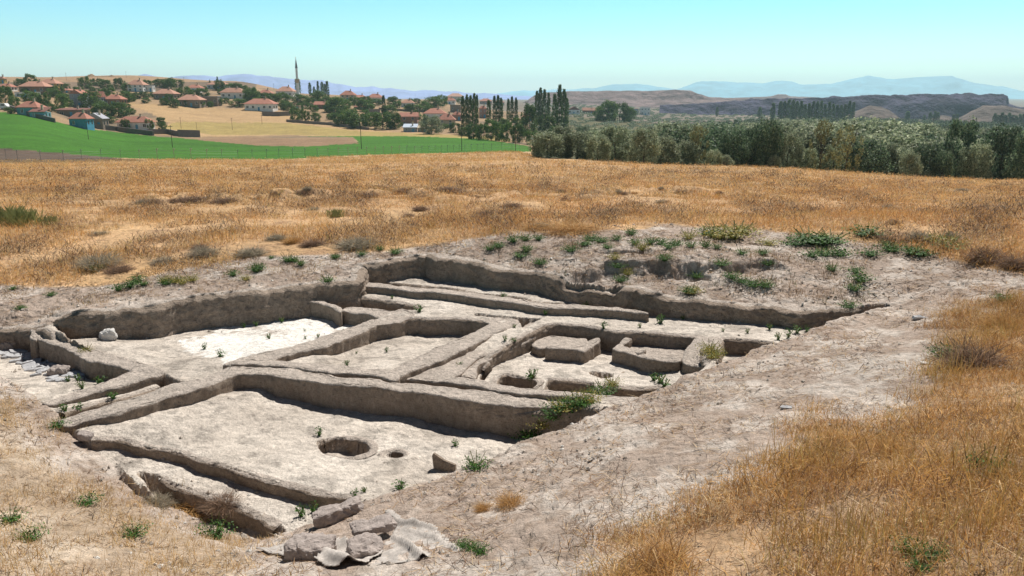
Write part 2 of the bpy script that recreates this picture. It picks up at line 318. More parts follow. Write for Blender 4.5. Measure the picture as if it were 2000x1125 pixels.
# F1 front room floor
F1 = [(450,722),(500,722),(562,730),(650,741),(725,749),(812,757),(890,766),(980,781),(1090,788),(1190,800),(1160,900),(1000,1000),(700,1030),(560,1050),(250,960),(100,850),(112,830),(150,815),(205,800),(245,790),(300,773),(390,748)]
cut(F1, [(490,758,-.24),(575,778,-.33),(650,797,-.38),(750,814,-.42),(900,840,-.48),(1015,852,-.52),(400,780,-.18),(300,812,-.15),(220,835,-.1),(140,835,-.12),(230,858,-.2),(325,876,-.25),(437,910,-.28),(600,950,-.3),(690,974,-.3),(850,920,-.38),(700,870,-.42),(500,840,-.32),(960,880,-.46)], .05, .66)
# lower strip in front of F1 and the ditch before it
cut([(222,862,-.2),(232,859,-.2),(280,870,-.22),(325,877,-.25),(375,890,-.27),(437,910,-.28),(487,927,-.29),(525,935,-.29),(580,947,-.3),(630,962,-.3),(700,976,-.3),(720,1000,-.3),(600,1060,-.3),(400,1050,-.3),(200,950,-.3),(150,868,-.2)], [(225,868,-.27),(325,902,-.38),(425,932,-.43),(500,957,-.45),(640,990,-.45),(560,1028,-.45),(250,900,-.33)], .03, .7)
cut([(264,930,-.4),(287,929,-.4),(350,951,-.43),(412,971,-.44),(475,991,-.45),(512,1009,-.45),(550,1027,-.45),(560,1050,-.45),(460,1060,-.45),(300,980,-.42)], [(292,962,-.55),(375,985,-.64),(455,1020,-.68),(520,1032,-.62)], .04, .3)
# ash pits in the front room
for hx, hy, rx_, ry_, cz, w_ in ((671, 876, 57, 19, -.64, .045), (773, 886.5, 21, 8, -.6, .03)):
    cut([(hx+rx_*math.cos(a), hy-ry_*math.sin(a)*(1.1 if math.sin(a) > 0 else .9), -.4) for a in np.linspace(0, 2*np.pi, 17)[:-1]], [(hx+rx_*.4, hy, cz), (hx-rx_*.5, hy+2, cz+.08)], w_, .35); ROUND.add(len(EDGES)-1)
OUTP = organic(OUT, 3, .11, .12); EDGES[0] = (OUTP, .12)
sO = sdf(OUT, ex, ey); _k = np.abs(sO) < .6; sO[_k] = sdf(OUTP, ex[_k], ey[_k])
rim = sdf(U([(756,903,-.4),(800,896,-.4)]+[(800,895,-.4)]), ex, ey); zin += .03*np.exp(-(rim/.05)**2)
zin = zin+rough
dz = np.abs(Z[exm]-zin)
tO = sst(-sO/np.clip(dz*.2, .05, .12)); tO = np.where(sO < 0, tO, 0)
Zin = Z[exm]*(1-tO)+zin*tO
sideO = (tO > .03)*(tO < .97)*(dz > .12)
Z[exm] = Zin
def hs(X, Y):                                          # ground height anywhere
    X = np.asarray(X, float); Y = np.asarray(Y, float); u = X/Y
    c = np.clip(np.searchsorted(us, u)-1, 0, len(us)-2); r = np.clip(np.searchsorted(Ys, Y)-1, 0, len(Ys)-2)
    fu = np.clip((u-us[c])/(us[c+1]-us[c]), 0, 1); fy = np.clip((Y-Ys[r])/(Ys[r+1]-Ys[r]), 0, 1)
    return (Z[r, c]*(1-fu)+Z[r, c+1]*fu)*(1-fy)+(Z[r+1, c]*(1-fu)+Z[r+1, c+1]*fu)*fy
def hit(px, py, ymin=2.5, ymax=5000):                  # first ground point seen at a picture position
    a = (py-562.5)/F; dy = cp-a*sp_; dz_ = -sp_-a*cp; b = (px-1000)/F
    yy = np.exp(np.linspace(math.log(ymin), math.log(ymax), 3000)); t = yy/dy
    under = (CAMZ+t*dz_) < hs(b*t, yy); k = int(np.argmax(under)) if under.any() else len(yy)-1
    return float(b*t[k]), float(yy[k]), float(hs(b*t[k], yy[k]))
PX, PY = proj(XX, YY, Z)

# ---- ground colours
def cl(*c): return np.array(c)
col = np.zeros(Z.shape+(3,)); reg = np.zeros(Z.shape, int)     # region 0 bare soil
n1 = fbm(XX*.35, YY*.35, 71)[..., None]; n2 = fbm(XX*2.2, YY*2.2, 72)[..., None]; n3 = fbm(XX*9, YY*9, 73, 3)[..., None]
soil = cl(.42, .335, .275); pale = cl(.58, .505, .44); brown = cl(.25, .175, .12); plaster = cl(.74, .67, .59); white = cl(.86, .82, .76)
straw = cl(.54, .35, .19); strawd = cl(.36, .225, .135)
g = soil*(.8+.4*n1)+(pale-soil)*sst((n2-.42)*4)
g = g+(brown-g)*.45*sst((n3-.54)*6)
col[:] = g
# dry grass field beyond the bank and lower right / left foreground
fb = np.interp(PX.ravel(), [-200, 0, 300, 520, 600, 800, 960, 1100, 1300, 1500, 1600, 1760, 1900, 2000, 2300], [566, 562, 542, 510, 502, 483, 468, 456, 441, 452, 470, 490, 520, 535, 560]).reshape(PX.shape)+12*(n1[..., 0]-.5)*3
tf = sst((fb-PY)/7)*(YY > 10)
grassm = (PY < fb) & (YY > 9)
gf = straw*(.75+.5*n1)+(strawd-straw)*sst((n2-.5)*3)*.8
cp_ = sst((fbm(XX*.25, YY*.12, 77)-.5)*5)[..., None]; gf = gf*(1-.22*cp_)+cl(.48, .32, .14)*.22*cp_
col = col*(1-tf[..., None])+gf*tf[..., None]; reg[grassm] = 1
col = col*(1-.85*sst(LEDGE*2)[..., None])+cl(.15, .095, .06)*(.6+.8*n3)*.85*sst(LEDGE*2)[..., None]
RG = [(2100,560),(1930,590),(1840,640),(1850,720),(1780,790),(1600,800),(1540,860),(1500,950),(1380,960),(1290,980),(1180,1060),(1100,1200),(2300,1300),(2400,560)]
LG = [(-300,700),(10,740),(80,840),(150,900),(220,960),(330,1000),(480,1050),(560,1130),(560,1300),(-300,1300)]
nearm = YY < 16
def soft(poly, w_):
    s = np.full(PX.shape, 99.); s[nearm] = sdf(poly, PX[nearm], PY[nearm])+(n2[..., 0][nearm]-.5)*120; return sst(-s/w_)
tR = soft(RG, 50)*nearm; tL = soft(LG, 60)*nearm
gR = cl(.44, .27, .13)*(.7+.6*n2); gL = cl(.52, .38, .22)*(.75+.5*n2)
col = col*(1-.75*tR[..., None])+gR*.75*tR[..., None]; col = col*(1-.4*tL[..., None])+gL*.4*tL[..., None]
# excavated floors
e = np.where(tO[:, None] > .02, 0, 0)+0.
base = cl(.40, .335, .275)+(plaster-cl(.40, .335, .275))*np.clip(fcol+(fbm(ex*1.5, ey*1.5, 81)-.5)*.7, 0, 1)[:, None]
base = base*(1-.28*sst((fbm(ex*5, ey*5, 82)-.56)*8))[:, None]
WH = [(350,664),(400,652),(440,636),(520,622),(600,614),(760,600),(690,640),(560,685),(440,712),(428,700),(380,696),(352,684)]
pxe, pye = proj(ex, ey, Zin)
sW = sdf(WH, pxe, pye)+(fbm(ex*6, ey*6, 83)-.5)*26; wv = sst(-sW/5)[:, None]*((fcol > .5) & (fcol < .6))[:, None]
base = base*(1-wv)+white*wv
for hx, hy, rx, ry in [(520,650,32,6),(455,648,24,5),(540,656,26,3),(500,640,14,4)]:
    k = np.exp(-(((pxe-hx)/rx)**2+((pye-hy)/ry)**2)*1.0)[:, None]*(n3[exm] > .45); base = base*(1-.6*k)+brown*.6*k
face = cl(.42, .335, .265)*(.85+.3*fbm(ex*7, ey*7, 84))[:, None]
base = np.where(((side > 0))[:, None], face, base)
cc = col[exm]; cc = np.where((tO > .5)[:, None], base, cc); cc = np.where(sideO[:, None], face, cc); col[exm] = cc
rr = reg[exm]; rr = np.where(tO > .5, 2, rr); reg[exm] = rr
# far fields by picture outline
fm = YY > 90
def pm(poly, jit=0): return fm & pip(poly, PX+(n1[..., 0]-.5)*jit*8, PY+(n1[..., 0]-.5)*jit)
village = fm & ((PY < 240) | (YY > 240)) & (PX < 1060)
vc = cl(.32, .215, .125)*(.7+.6*fbm(XX*.02, YY*.02, 91))[..., None]; vc = vc+(cl(.2, .15, .1)-vc)*sst((fbm(XX*.06, YY*.06, 92)-.55)*5)[..., None]
col = np.where(village[..., None], vc, col); reg[village] = 3
k = fm & (PX < 700) & (YY > 380) & (PY < 172); col = np.where(k[..., None], cl(.34, .22, .13)*(.75+.5*n1), col)
k = fm & (PX > -50) & (PX < 500) & (PY > 160) & (PY < 178); col = np.where(k[..., None], cl(.17, .12, .08)*(.5+1.1*fbm(XX*.06, YY*.04, 97))[..., None], col)
k = pm([(220,200),(330,205),(470,214),(560,222),(650,245),(760,256),(980,268),(1000,280),(690,268),(560,264),(400,268),(300,262),(330,240),(280,214)], 3)
col = np.where(k[..., None], cl(.44, .29, .15)*(.85+.3*fbm(XX*.05, YY*.2, 93))[..., None], col); reg[k] = 4
k = pm([(340,238),(560,240),(700,256),(980,268),(1000,276),(690,266),(560,263),(420,264),(320,250)], 2); col = np.where(k[..., None], cl(.36, .27, .10)*(.9+.2*n1), col)
k = pm([(-600,215),(0,218),(60,226),(110,238),(160,250),(300,266),(390,273),(480,280),(540,285),(590,284),(700,277),(690,268),(585,266),(800,266),(940,271),(1037,286),(1037,296),(900,298),(700,303),(560,311),(350,312),(220,308),(60,294),(0,290),(-600,280)])
col = np.where(k[..., None], cl(.05, .155, .012)*(.75+.5*fbm(XX*.03, YY*.3, 94))[..., None], col); reg[k] = 5
k = pm([(-600,280),(0,290),(60,294),(220,308),(290,314),(100,318),(0,320),(-600,320)]); col = np.where(k[..., None], cl(.13, .09, .065)*(.4+1.1*fbm(XX*.15, YY*.9, 95))[..., None], col); reg[k] = 6
k = pm([(380,273),(480,268),(590,272),(690,270),(700,280),(600,286),(500,284)], 2); col = np.where(k[..., None], cl(.27, .17, .10)*(.8+.4*n1), col); reg[k] = 4
k = fm & (PX > 1040) & (YY > 100); col = np.where(k[..., None], cl(.12, .11, .055)*(.6+.8*n1), col); reg[k] = 7
k = fm & (PX > 900) & (YY > 620); col = np.where(k[..., None], (cl(.19, .155, .12)*(.6+.8*fbm(XX*.015, YY*.008, 96))[..., None]), col); reg[k] = 8
names = ['bare_soil_bank', 'dry_grass_ground', 'excavation_floor', 'village_ground', 'stubble_field', 'green_field', 'ploughed_field', 'valley_ground', 'plain']
DX = np.zeros_like(Z); DY = np.zeros_like(Z); zz_ = Z[exm]
DX[exm] = (fbm(ex*1.5+zz_*7, zz_*9+ey*1.5, 171)-.5)*.10+(fbm(ex*6+zz_*19, zz_*27+ey*6, 172, 3)-.5)*.05
DY[exm] = (fbm(ex*1.5-zz_*7+40, zz_*9+ey*1.5, 173)-.5)*.10+(fbm(ex*6-zz_*19+9, zz_*27+ey*6, 174, 3)-.5)*.05
V = np.stack([XX+DX, YY+DY, Z], -1).reshape(-1, 3); nc = len(us); nrw = len(Ys)
idx = np.arange(nrw*nc).reshape(nrw, nc)
Q = np.stack([idx[:-1, :-1], idx[:-1, 1:], idx[1:, 1:], idx[1:, :-1]], -1).reshape(-1, 4); fr = reg[:-1, :-1].ravel(); CV = col.reshape(-1, 3)
for i, nm in enumerate(names):
    q = Q[fr == i]
    if not len(q): continue
    used, inv = np.unique(q.ravel(), return_inverse=True)
    o = obj(nm, nmesh(nm, V[used], inv.reshape(-1, 4), M_SOIL if i in (0, 2) else M_FIELD, CV[used], smooth=True)); tag(o, kind='structure')

# ---- crumbling cut faces of the excavation, laid over the steep steps
RV, RQ, RM = [], [], []
def ribbon(P, wd, seed, rnd_=False):
    T = np.roll(P, -1, 0)-np.roll(P, 1, 0); T /= np.linalg.norm(T, axis=1)[:, None]+1e-9; Nn = np.stack([-T[:, 1], T[:, 0]], 1)   # towards the pit
    for _ in range(4): Nn = np.roll(Nn, 1, 0)+Nn+np.roll(Nn, -1, 0); Nn /= np.linalg.norm(Nn, axis=1)[:, None]+1e-9
    u_ = np.abs(P[:, 0]/P[:, 1]); a = P-Nn*.09; b = P+Nn*(wd+.10); c_ = P+Nn*(wd+.24); zt = hs(a[:, 0], a[:, 1]); zb = hs(b[:, 0], b[:, 1]); zt = (np.roll(zt, 1)+zt+np.roll(zt, -1))/3
    h = zt-zb; ok = ((Nn*P).sum(1) < .12*np.hypot(P[:, 0], P[:, 1])) & (h > .06) & (zt-hs(c_[:, 0], c_[:, 1]) > .05)
    ok &= (P[:, 1] > 9.3) if seed == 900 else (sdf(OUTP, P[:, 0], P[:, 1]) < -.04)
    if rnd_: ok = (h > .02); zt = np.full(len(P), np.median(zt)); h = np.full(len(P), np.median(h)); wd = 0.0
    h = np.maximum(h, .02); run = ok.copy()
    for _s in range(1, 7): run &= np.roll(ok, _s)
    ok = run.copy()
    for _s in range(1, 7): ok |= np.roll(run, -_s)
    ok &= (u_ < .8)
    n = len(P); nr_ = 14; rings = []
    e_ = (fbm(P[:, 0]*6, P[:, 1]*6, seed, 5)-.5)*2.2; am = 2.0 if seed == 900 else 1.0; e_ = e_*am
    rings.append(np.column_stack([P-Nn*.10, zt-.012])); rings.append(np.column_stack([P-Nn*(.03+.05*e_)[:, None], zt+.006])); rings.append(np.column_stack([P+Nn*(wd*.35+.02+.05*e_)[:, None], zt-.012-.02*np.abs(e_)]))
    for j in range(1, nr_+1):
        t = j/nr_; z = zt-.02-(h-.02+.05)*t
        o = wd+.022+(am-1)*.05+.05*t*h*am**2+.05*am*(fbm(P[:, 0]*4+z*3, P[:, 1]*4-z*6, seed+3)-.5)+.055*am*(fbm(P[:, 0]*12+z*14, P[:, 1]*12-z*24, seed+4, 4)-.5)
        rings.append(np.column_stack([P+Nn*o[:, None], z]))
    b0 = sum(len(x) for x in RV); V = np.concatenate(rings); RV.append(V); k = len(rings); ii = np.arange(k*n).reshape(k, n)+b0
    okq = ok & np.roll(ok, -1)
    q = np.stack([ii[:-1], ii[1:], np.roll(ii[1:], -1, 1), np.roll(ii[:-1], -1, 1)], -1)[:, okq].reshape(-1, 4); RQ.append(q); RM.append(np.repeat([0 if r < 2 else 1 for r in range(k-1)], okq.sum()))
for i_, (P_, w_) in enumerate(EDGES):
    if w_ is None: continue
    L_ = []
    for j_ in range(len(P_)):
        a_, b_ = P_[j_], P_[(j_+1) % len(P_)]; n_ = max(1, int(np.hypot(*(b_-a_))/.035))
        for k_ in range(n_): L_.append(a_+(b_-a_)*k_/n_)
    ribbon(np.array(L_), w_, 900+i_*7, i_ in ROUND)
_v = np.concatenate(RV); _q = np.concatenate(RQ); _us, _inv = np.unique(_q.ravel(), return_inverse=True)
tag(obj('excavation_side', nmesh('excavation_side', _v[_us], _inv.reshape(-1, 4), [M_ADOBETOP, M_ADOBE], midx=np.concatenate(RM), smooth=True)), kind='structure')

# ================================================================ distant hills
def ridge(name, Yd, prof, depth, basey, colr, mt, seed, n=260, rows=26, frac=.5, cliff=0, jag=.0):
    xs = np.linspace(prof[0][0], prof[-1][0], n); ty = np.interp(xs, [p[0] for p in prof], [p[1] for p in prof])
    u = (xs-1000)*cp/F; zt = z_from_y(Yd, ty); zb = z_from_y(Yd-depth*.5, basey)
    zt = zt+(fbm(xs*.05, xs*0, seed)-.5)*jag
    t = np.linspace(0, 1, rows); V = [np.stack([u*Yd-depth*.5*u, Yd-depth*.5+u*0, zb-40+u*0], -1)]
    for tt in t:
        yy = Yd-depth*.5+depth*tt
        if tt < frac: s = tt/frac; s = s**.85 if not cliff else np.where(s < 1-cliff, s*.55/(1-cliff), .55+.45*(s-(1-cliff))/cliff)
        else: s = 1-(tt-frac)*.25
        h = (zt-zb)*s; h = h*(1+(fbm(u*40, tt*6+u*0, seed+3)-.5)*(.9*(1-abs(s*2-1)) if tt < frac else .03))
        V.append(np.stack([u*Yd*(1+0*tt)+(yy-Yd)*u, yy+(fbm(u*30, tt*3+u*0, seed+5)-.5)*depth*.12, zb+h], -1))
    V.append(np.stack([u*(Yd+depth*.6), Yd+depth*.6+u*0, zb+u*0-20], -1))
    V = np.array(V); r_, c_ = V.shape[:2]; ii = np.arange(r_*c_).reshape(r_, c_)
    q = np.stack([ii[:-1, :-1], ii[:-1, 1:], ii[1:, 1:], ii[1:, :-1]], -1).reshape(-1, 4)
    v = V.reshape(-1, 3); cv = np.array(colr)*(.7+.6*fbm(v[:, 0]/(depth*.12), v[:, 1]/(depth*.1)+v[:, 2]/8, seed+9))[:, None]
    o = obj(name, nmesh(name, v, q, mt, cv, smooth=True)); return tag(o, kind='structure')
M_HILL = mat('hill', attr='col', noise=[(.01, .7, 1.2, 6, ONE), (.035, .35, 1.5, 8, (1, 1, 3.5))], bump=[(.03, 1, 14, 8, (1, 1, 2))])
M_MTN = mat('mountain', attr='col', noise=[(.002, .85, 1.1, 5, ONE)], bump=[(.003, .6, 60, 6, ONE)])
ridge('mesa_hill', 1700, [(1010,206),(1030,196),(1045,185),(1060,181),(1110,178),(1250,177),(1330,176),(1348,177),(1362,183),(1385,189),(1420,191),(1500,193)], 420, 212, (.19, .135, .13), M_HILL, 5, cliff=.3, jag=3, frac=.4, rows=40)
ridge('plateau_hill', 2000, [(1350,194),(1480,189),(1505,188),(1518,184),(1534,184),(1545,188),(1600,190),(1620,192),(1700,196)], 400, 200, (.18, .14, .14), M_HILL, 6, jag=2)
ridge('cliff_hill', 1150, [(1290,206),(1340,203),(1400,199),(1480,194),(1600,190),(1700,186),(1780,184),(1900,184),(1960,183),(1969,186),(1973,200),(1990,207),(2040,216),(2120,222)], 110, 240, (.075, .07, .12), M_HILL, 11, cliff=.5, jag=6, n=400, rows=40, frac=.35)  # dark basalt rock, with bluish haze mixed into the colour
ridge('cliff_slope', 1010, [(1640,240),(1668,220),(1700,206),(1722,207),(1738,214),(1760,232),(1800,238),(1850,226),(1880,232),(1925,206),(1960,206),(1990,212),(2060,222),(2160,232)], 130, 246, (.14, .105, .09), M_HILL, 12, jag=2)
ridge('knoll_left', 640, [(150,152),(172,149),(176,146),(183,144),(190,148),(218,148),(226,146),(234,148),(260,150),(300,154),(380,160),(430,166)], 60, 168, (.27, .18, .11), M_HILL, 15, jag=1)
ridge('mountain_range', 5000, [(60,190),(250,160),(262,152),(290,144),(318,151),(360,147),(400,146),(430,148),(470,146),(487,145),(560,152),(607,156),(631,155),(660,163),(700,171),(730,169),(800,176),(860,178),(960,183),(1060,190),(1120,193)], 1500, 196, (.24, .31, .60), M_MTN, 21, jag=18)  # the blue of distant haze is put into the base colour
ridge('far_mountain_range', 8000, [(920,190),(1000,178),(1100,175),(1160,172),(1200,165),(1240,163),(1290,170),(1320,174),(1360,160),(1395,157),(1440,160),(1490,163),(1525,156),(1545,160),(1560,165),(1620,164),(1690,147),(1730,153),(1780,151),(1850,147),(1880,156),(1930,167),(1960,168),(1985,177),(2040,182),(2200,186)], 1500, 195, (.20, .46, .60), M_MTN, 22, jag=20)  # pale cyan haze painted into the base colour here too

# ================================================================ mud-brick walls
def wall(name, poly, z, label, group='mud-brick walls of the trench', bot=None, cat='wall', seed=1, taper=.06):
    pts = [(*unproj(p[0], p[1], p[2] if len(p) > 2 else z), p[2] if len(p) > 2 else z) for p in poly]
    ctr = pts; P = np.array([p[:2] for p in pts])
    A = .5*np.sum(P[:, 0]*np.roll(P[:, 1], -1)-np.roll(P[:, 0], -1)*P[:, 1])
    if A < 0: P = P[::-1]
    L = []                                             # resample
    for i in range(len(P)):
        a, b = P[i], P[(i+1) % len(P)]; n = max(1, int(np.hypot(*(b-a))/.055))
        for k in range(n): L.append(a+(b-a)*k/n)
    L = np.array(L)
    for _ in range(2): L = (np.roll(L, 1, 0)+2*L+np.roll(L, -1, 0))/4
    T = np.roll(L, -1, 0)-np.roll(L, 1, 0); T /= np.linalg.norm(T, axis=1)[:, None]+1e-9; Nn = np.stack([T[:, 1], -T[:, 0]], 1)
    for _ in range(3): Nn = (np.roll(Nn, 1, 0)+Nn+np.roll(Nn, -1, 0)); Nn /= np.linalg.norm(Nn, axis=1)[:, None]+1e-9
    L = L+Nn*((fbm(L[:, 0]*4, L[:, 1]*4, seed)-.5)*.045+(fbm(L[:, 0]*14, L[:, 1]*14, seed+2, 3)-.5)*.04)[:, None]
    n = len(L); c0 = L.mean(0)
    def zt(x, y): return idw(ctr, x, y, 4)+(fbm(x*1.5, y*1.5, seed+7)-.5)*.05+(fbm(x*9, y*9, seed+8, 3)-.5)*.035
    if bot is None: bot = -.75
    edge = (fbm(L[:, 0]*8, L[:, 1]*8, seed+11)-.5)*.09
    ztop = zt(L[:, 0], L[:, 1]); rings = []
    rings.append((L-Nn*.045, ztop)); rings.append((L-Nn*(.008+.25*np.abs(edge))[:, None], ztop-.002+edge*.25)); rings.append((L-Nn*.0, ztop-.014-np.abs(edge)*.5))
    s = .06; zmax = ztop-bot
    while s < .98:
        zz = ztop-s; o = taper*s+(fbm(L[:, 0]*6+zz*4, L[:, 1]*6-zz*7, seed+13)-.5)*.03+(fbm(L[:, 0]*22+zz*9, zz*22+L[:, 1]*5, seed+14, 2)-.5)*.02
        rings.append((L+Nn*o[:, None], zz)); s += .05
        if (zz < bot).all(): break
    V = np.concatenate([np.column_stack([a, b]) for a, b in rings]); k = len(rings)
    ii = np.arange(k*n).reshape(k, n); q = np.stack([ii[:-1], ii[1:], np.roll(ii[1:], -1, 1), np.roll(ii[:-1], -1, 1)], -1).reshape(-1, 4)
    inner = rings[0][0]
    x0, y0 = inner.min(0); x1, y1 = inner.max(0); gx, gy = np.meshgrid(np.arange(x0, x1, .06), np.arange(y0, y1, .06)); gx = gx.ravel(); gy = gy.ravel()
    gx = gx+rng.uniform(-.02, .02, gx.shape); gy = gy+rng.uniform(-.02, .02, gy.shape)
    kk = sdf(inner, gx, gy) < -.03; G = np.column_stack([gx[kk], gy[kk]])
    allp = [Vector(p) for p in inner]+[Vector(p) for p in G]
    vo, _e, fo, _ov, _oe, _of = mgeo.delaunay_2d_cdt(allp, [], [list(range(n))], 1, 1e-6)
    vo = np.array([tuple(v) for v in vo]); tz = zt(vo[:, 0], vo[:, 1]); m0 = len(V)
    V = np.concatenate([V, np.column_stack([vo, tz])]); tri = np.array([f for f in fo if len(f) == 3], int)+m0
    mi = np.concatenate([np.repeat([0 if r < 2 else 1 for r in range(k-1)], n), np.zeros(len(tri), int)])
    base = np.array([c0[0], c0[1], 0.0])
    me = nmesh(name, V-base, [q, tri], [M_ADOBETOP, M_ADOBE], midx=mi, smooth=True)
    o = obj(name, me, loc=tuple(base)); return tag(o, label, cat, group)
wall('mudbrick_wall', [(1230,797,-.07),(1160,788,-.06),(1100,780,-.06),(1000,773,-.05),(940,762,-.04),(860,754,-.03),(800,747,-.02),(762,747),(737,741),(662,737),(650,732),(575,720),(500,714.5),(445,714),(400,737),(344,748),(250,780,-.02),(174,802,-.05),(128,814,-.08),(104,824,-.1),(130,836,-.12),(175,820,-.06),(225,811,-.02),(255,799),(312,782),(400,758),(467,729),(500,730),(562,739),(650,750),(725,757),(812,765,-.02),(860,773,-.03),(890,778,-.03),(980,790,-.05),(1090,797,-.06),(1126,801,-.06),(1200,815,-.07)], 0, 'long bent mud-brick wall around the big front room, its tall face in shade', seed=3)
wall('mudbrick_wall', [(430,712),(487,695),(575,675),(650,650),(682,640),(720,626),(744,620),(770,608),(786,602),(814,612),(806,619),(794,622),(780,628),(736,636),(700,652),(670,664),(634,678),(590,686),(560,694),(540,700),(525,706),(470,714)], .0, 'diagonal mud-brick wall between the white floor and the middle room', seed=4)
wall('mudbrick_wall', [(446,711),(487,699),(535,703),(620,706),(700,717),(760,722),(784,730),(776,742),(760,742),(737,734),(662,727),(650,729),(575,716),(500,711)], .03, 'low mud-brick wall closing the middle room just behind the long wall', seed=5)
wall('mudbrick_wall', [(768,741),(752,726),(820,692),(878,667),(900,659),(930,644),(958,631),(940,626),(968,619),(1008,622),(1018,628),(1000,638),(960,654),(920,676),(860,704),(806,722),(780,738)], .015, 'straight mud-brick wall on the right of the middle room, with rounded far end', seed=6)
wall('mudbrick_wall', [(1060,624),(1082,630),(1072,637),(1030,656),(980,678),(936,697),(921,708),(898,730),(875,746),(850,742),(786,741),(784,734),(806,724),(860,712),(880,699),(960,666),(1018,641),(1030,630)], -.07, 'pale low mud-brick wall between the middle room and the room with bins', seed=7)
wall('mudbrick_wall', [(795,741),(850,741),(894,735),(930,741),(970,747),(1000,753),(1038,758),(1100,764),(1160,768),(1178,771),(1230,774),(1270,776),(1240,800),(1190,787),(1140,780),(1090,774),(1020,769),(960,760),(910,750),(860,744)], .0, 'narrow mud-brick wall running in front of the three sunken bins', seed=8)
wall('mudbrick_bench', [(948,706,-.12),(984,686,-.12),(1032,666,-.12),(1058,652,-.12),(1066,646,-.12),(1052,645,-.1),(1020,662,-.1),(970,684,-.1),(925,706,-.1),(905,724,-.1),(894,733,-.12),(930,738,-.12),(934,712,-.12)], -.12, 'narrow earthen ledge along the left side of the room with bins', 'earthen benches in the room with bins', cat='bench', seed=9)
wall('mudbrick_bench', [(1070,655),(1110,657),(1150,662),(1146,682),(1126,682),(1070,678),(1056,683),(1036,674),(1050,662)], -.18, 'low square earthen bench left of the gap in the room with bins', 'earthen benches in the room with bins', cat='bench', seed=10)
wall('bin_kerb', [(1147,667),(1160,658),(1176,659),(1172,665),(1141,689),(1126,684),(1066,680),(1068,676),(1126,678),(1140,674)], -.12, 'thin raised earthen kerb along the square bench', 'earthen kerbs of the bins', cat='kerb', seed=31)
wall('mudbrick_bench', [(1214,674),(1236,660),(1300,672),(1345,674),(1336,700),(1300,701),(1264,697),(1236,687)], -.22, 'earthen bench inside the curved kerb, right of the gap', 'earthen benches in the room with bins', cat='bench', seed=11)
wall('bin_kerb', [(1194,682),(1212,668),(1228,652),(1237,653),(1232,664),(1216,675),(1240,683),(1268,693),(1300,698),(1332,697),(1330,705),(1300,706),(1264,702),(1236,692),(1204,686)], -.10, 'curved earthen kerb with a pointed corner, right of the gap', 'earthen kerbs of the bins', cat='kerb', seed=32)
wall('mudbrick_kerb', [(1238,684),(1250,675),(1262,677),(1264,683),(1246,691)], -.07, 'short earthen kerb sticking out of the curved bench', 'earthen benches in the room with bins', cat='kerb', seed=12)
wall('mudbrick_wall', [(1362,656),(1411,658),(1404,674),(1388,705,-.08),(1378,718,-.12),(1355,715,-.12),(1333,711,-.12),(1330,698,-.08),(1334,684,-.03),(1350,668)], -.01, 'broad grey mud-brick wall stub with a shallow cup in its top', seed=13)
wall('mudbrick_wall', [(568,582),(580,575),(600,577),(622,586),(660,595),(672,602),(664,611),(646,599),(610,590)], .0, 'short stub of mud-brick wall at the far corner of the white floor', seed=14)
wall('mudbrick_wall', [(664,606),(674,600),(700,599),(730,601),(766,608),(788,604),(780,614),(742,621),(716,612),(690,611)], -.02, 'low broken mud-brick wall joining the diagonal wall near its far end', seed=15)
wall('mudbrick_wall', [(688,551),(740,552),(810,560),(860,562),(930,572),(1010,583),(1050,590),(1160,597),(1220,602),(1258,609),(1270,614),(1220,609),(1160,604),(1050,599),(1010,592),(930,582),(860,571),(810,569),(740,560),(694,558)], .15, 'long thin mud-brick wall nearest the back of the trench', seed=16)
wall('mudbrick_wall', [(56,640),(96,639),(114,657),(160,673),(200,685),(240,697),(300,713),(329,726),(290,738),(260,748),(220,758),(180,768),(125,784),(95,792),(78,784),(120,772),(160,758),(220,738),(256,723),(200,708),(172,706),(148,690),(120,676),(62,657)], -.12, 'left bent mud-brick wall beside the grey stone paving', seed=17)
wall('upright_slab', [(54,657,-.14),(60,654,-.14),(73,658,-.14),(75,664,-.14),(64,665,-.14)], -.14, 'upright stone slab leaning on the left wall by the paving', None, cat='stone', seed=18)
for i, (pl, lb) in enumerate([([(1036,739),(1066,739),(1062,746),(1046,760),(1036,758),(1052,744)], 'thin earth divider between left and middle bin'), ([(1166,746),(1186,750),(1184,756),(1180,774),(1158,770),(1164,756)], 'thin earth divider between middle and right bin')]):
    wall('bin_divider', pl, -.27, lb, 'earth dividers between the bins', cat='divider', seed=20+i)

# ================================================================ stones, slabs, cloth
def rock_mesh(sx, sy, sz, seed, n=14, sharp=.9, amp=.12, mt=None):
    import bmesh
    bm = bmesh.new(); bmesh.ops.create_cube(bm, size=2); bmesh.ops.subdivide_edges(bm, edges=bm.edges[:], cuts=n, use_grid_fill=True)
    v = np.array([p.co for p in bm.verts]); r = (np.abs(v)**(2+10*sharp)).sum(1)**(1/(2+10*sharp)); v = v/r[:, None]
    v = v*np.array([sx, sy, sz])/2; d = (fbm(v[:, 0]*7+v[:, 2]*5, v[:, 1]*7-v[:, 2]*4, seed)-.5)*amp+(fbm(v[:, 0]*26+v[:, 2]*22, v[:, 1]*26, seed+1, 3)-.5)*amp*.45
    nn = v/np.linalg.norm(v, axis=1)[:, None]; v = v+nn*d[:, None]
    sh = 1+.3*(fbm(v[:, 0]*3, v[:, 1]*3, seed+4)-.5); v[:, 2] *= sh
    for p, c in zip(bm.verts, v): p.co = c
    me = bpy.data.meshes.new('stone'); bm.to_mesh(me); bm.free(); me.materials.append(mt or M_ROCK); me.polygons.foreach_set('use_smooth', [False]*len(me.polygons)); return me
M_ROCK = mat('mudbrick_block', (.39, .335, .305), noise=[(4, .8, 1.15, 5, ONE), (30, .75, 1.15, 5, ONE)], bump=[(30, .8, .02, 6, ONE)])
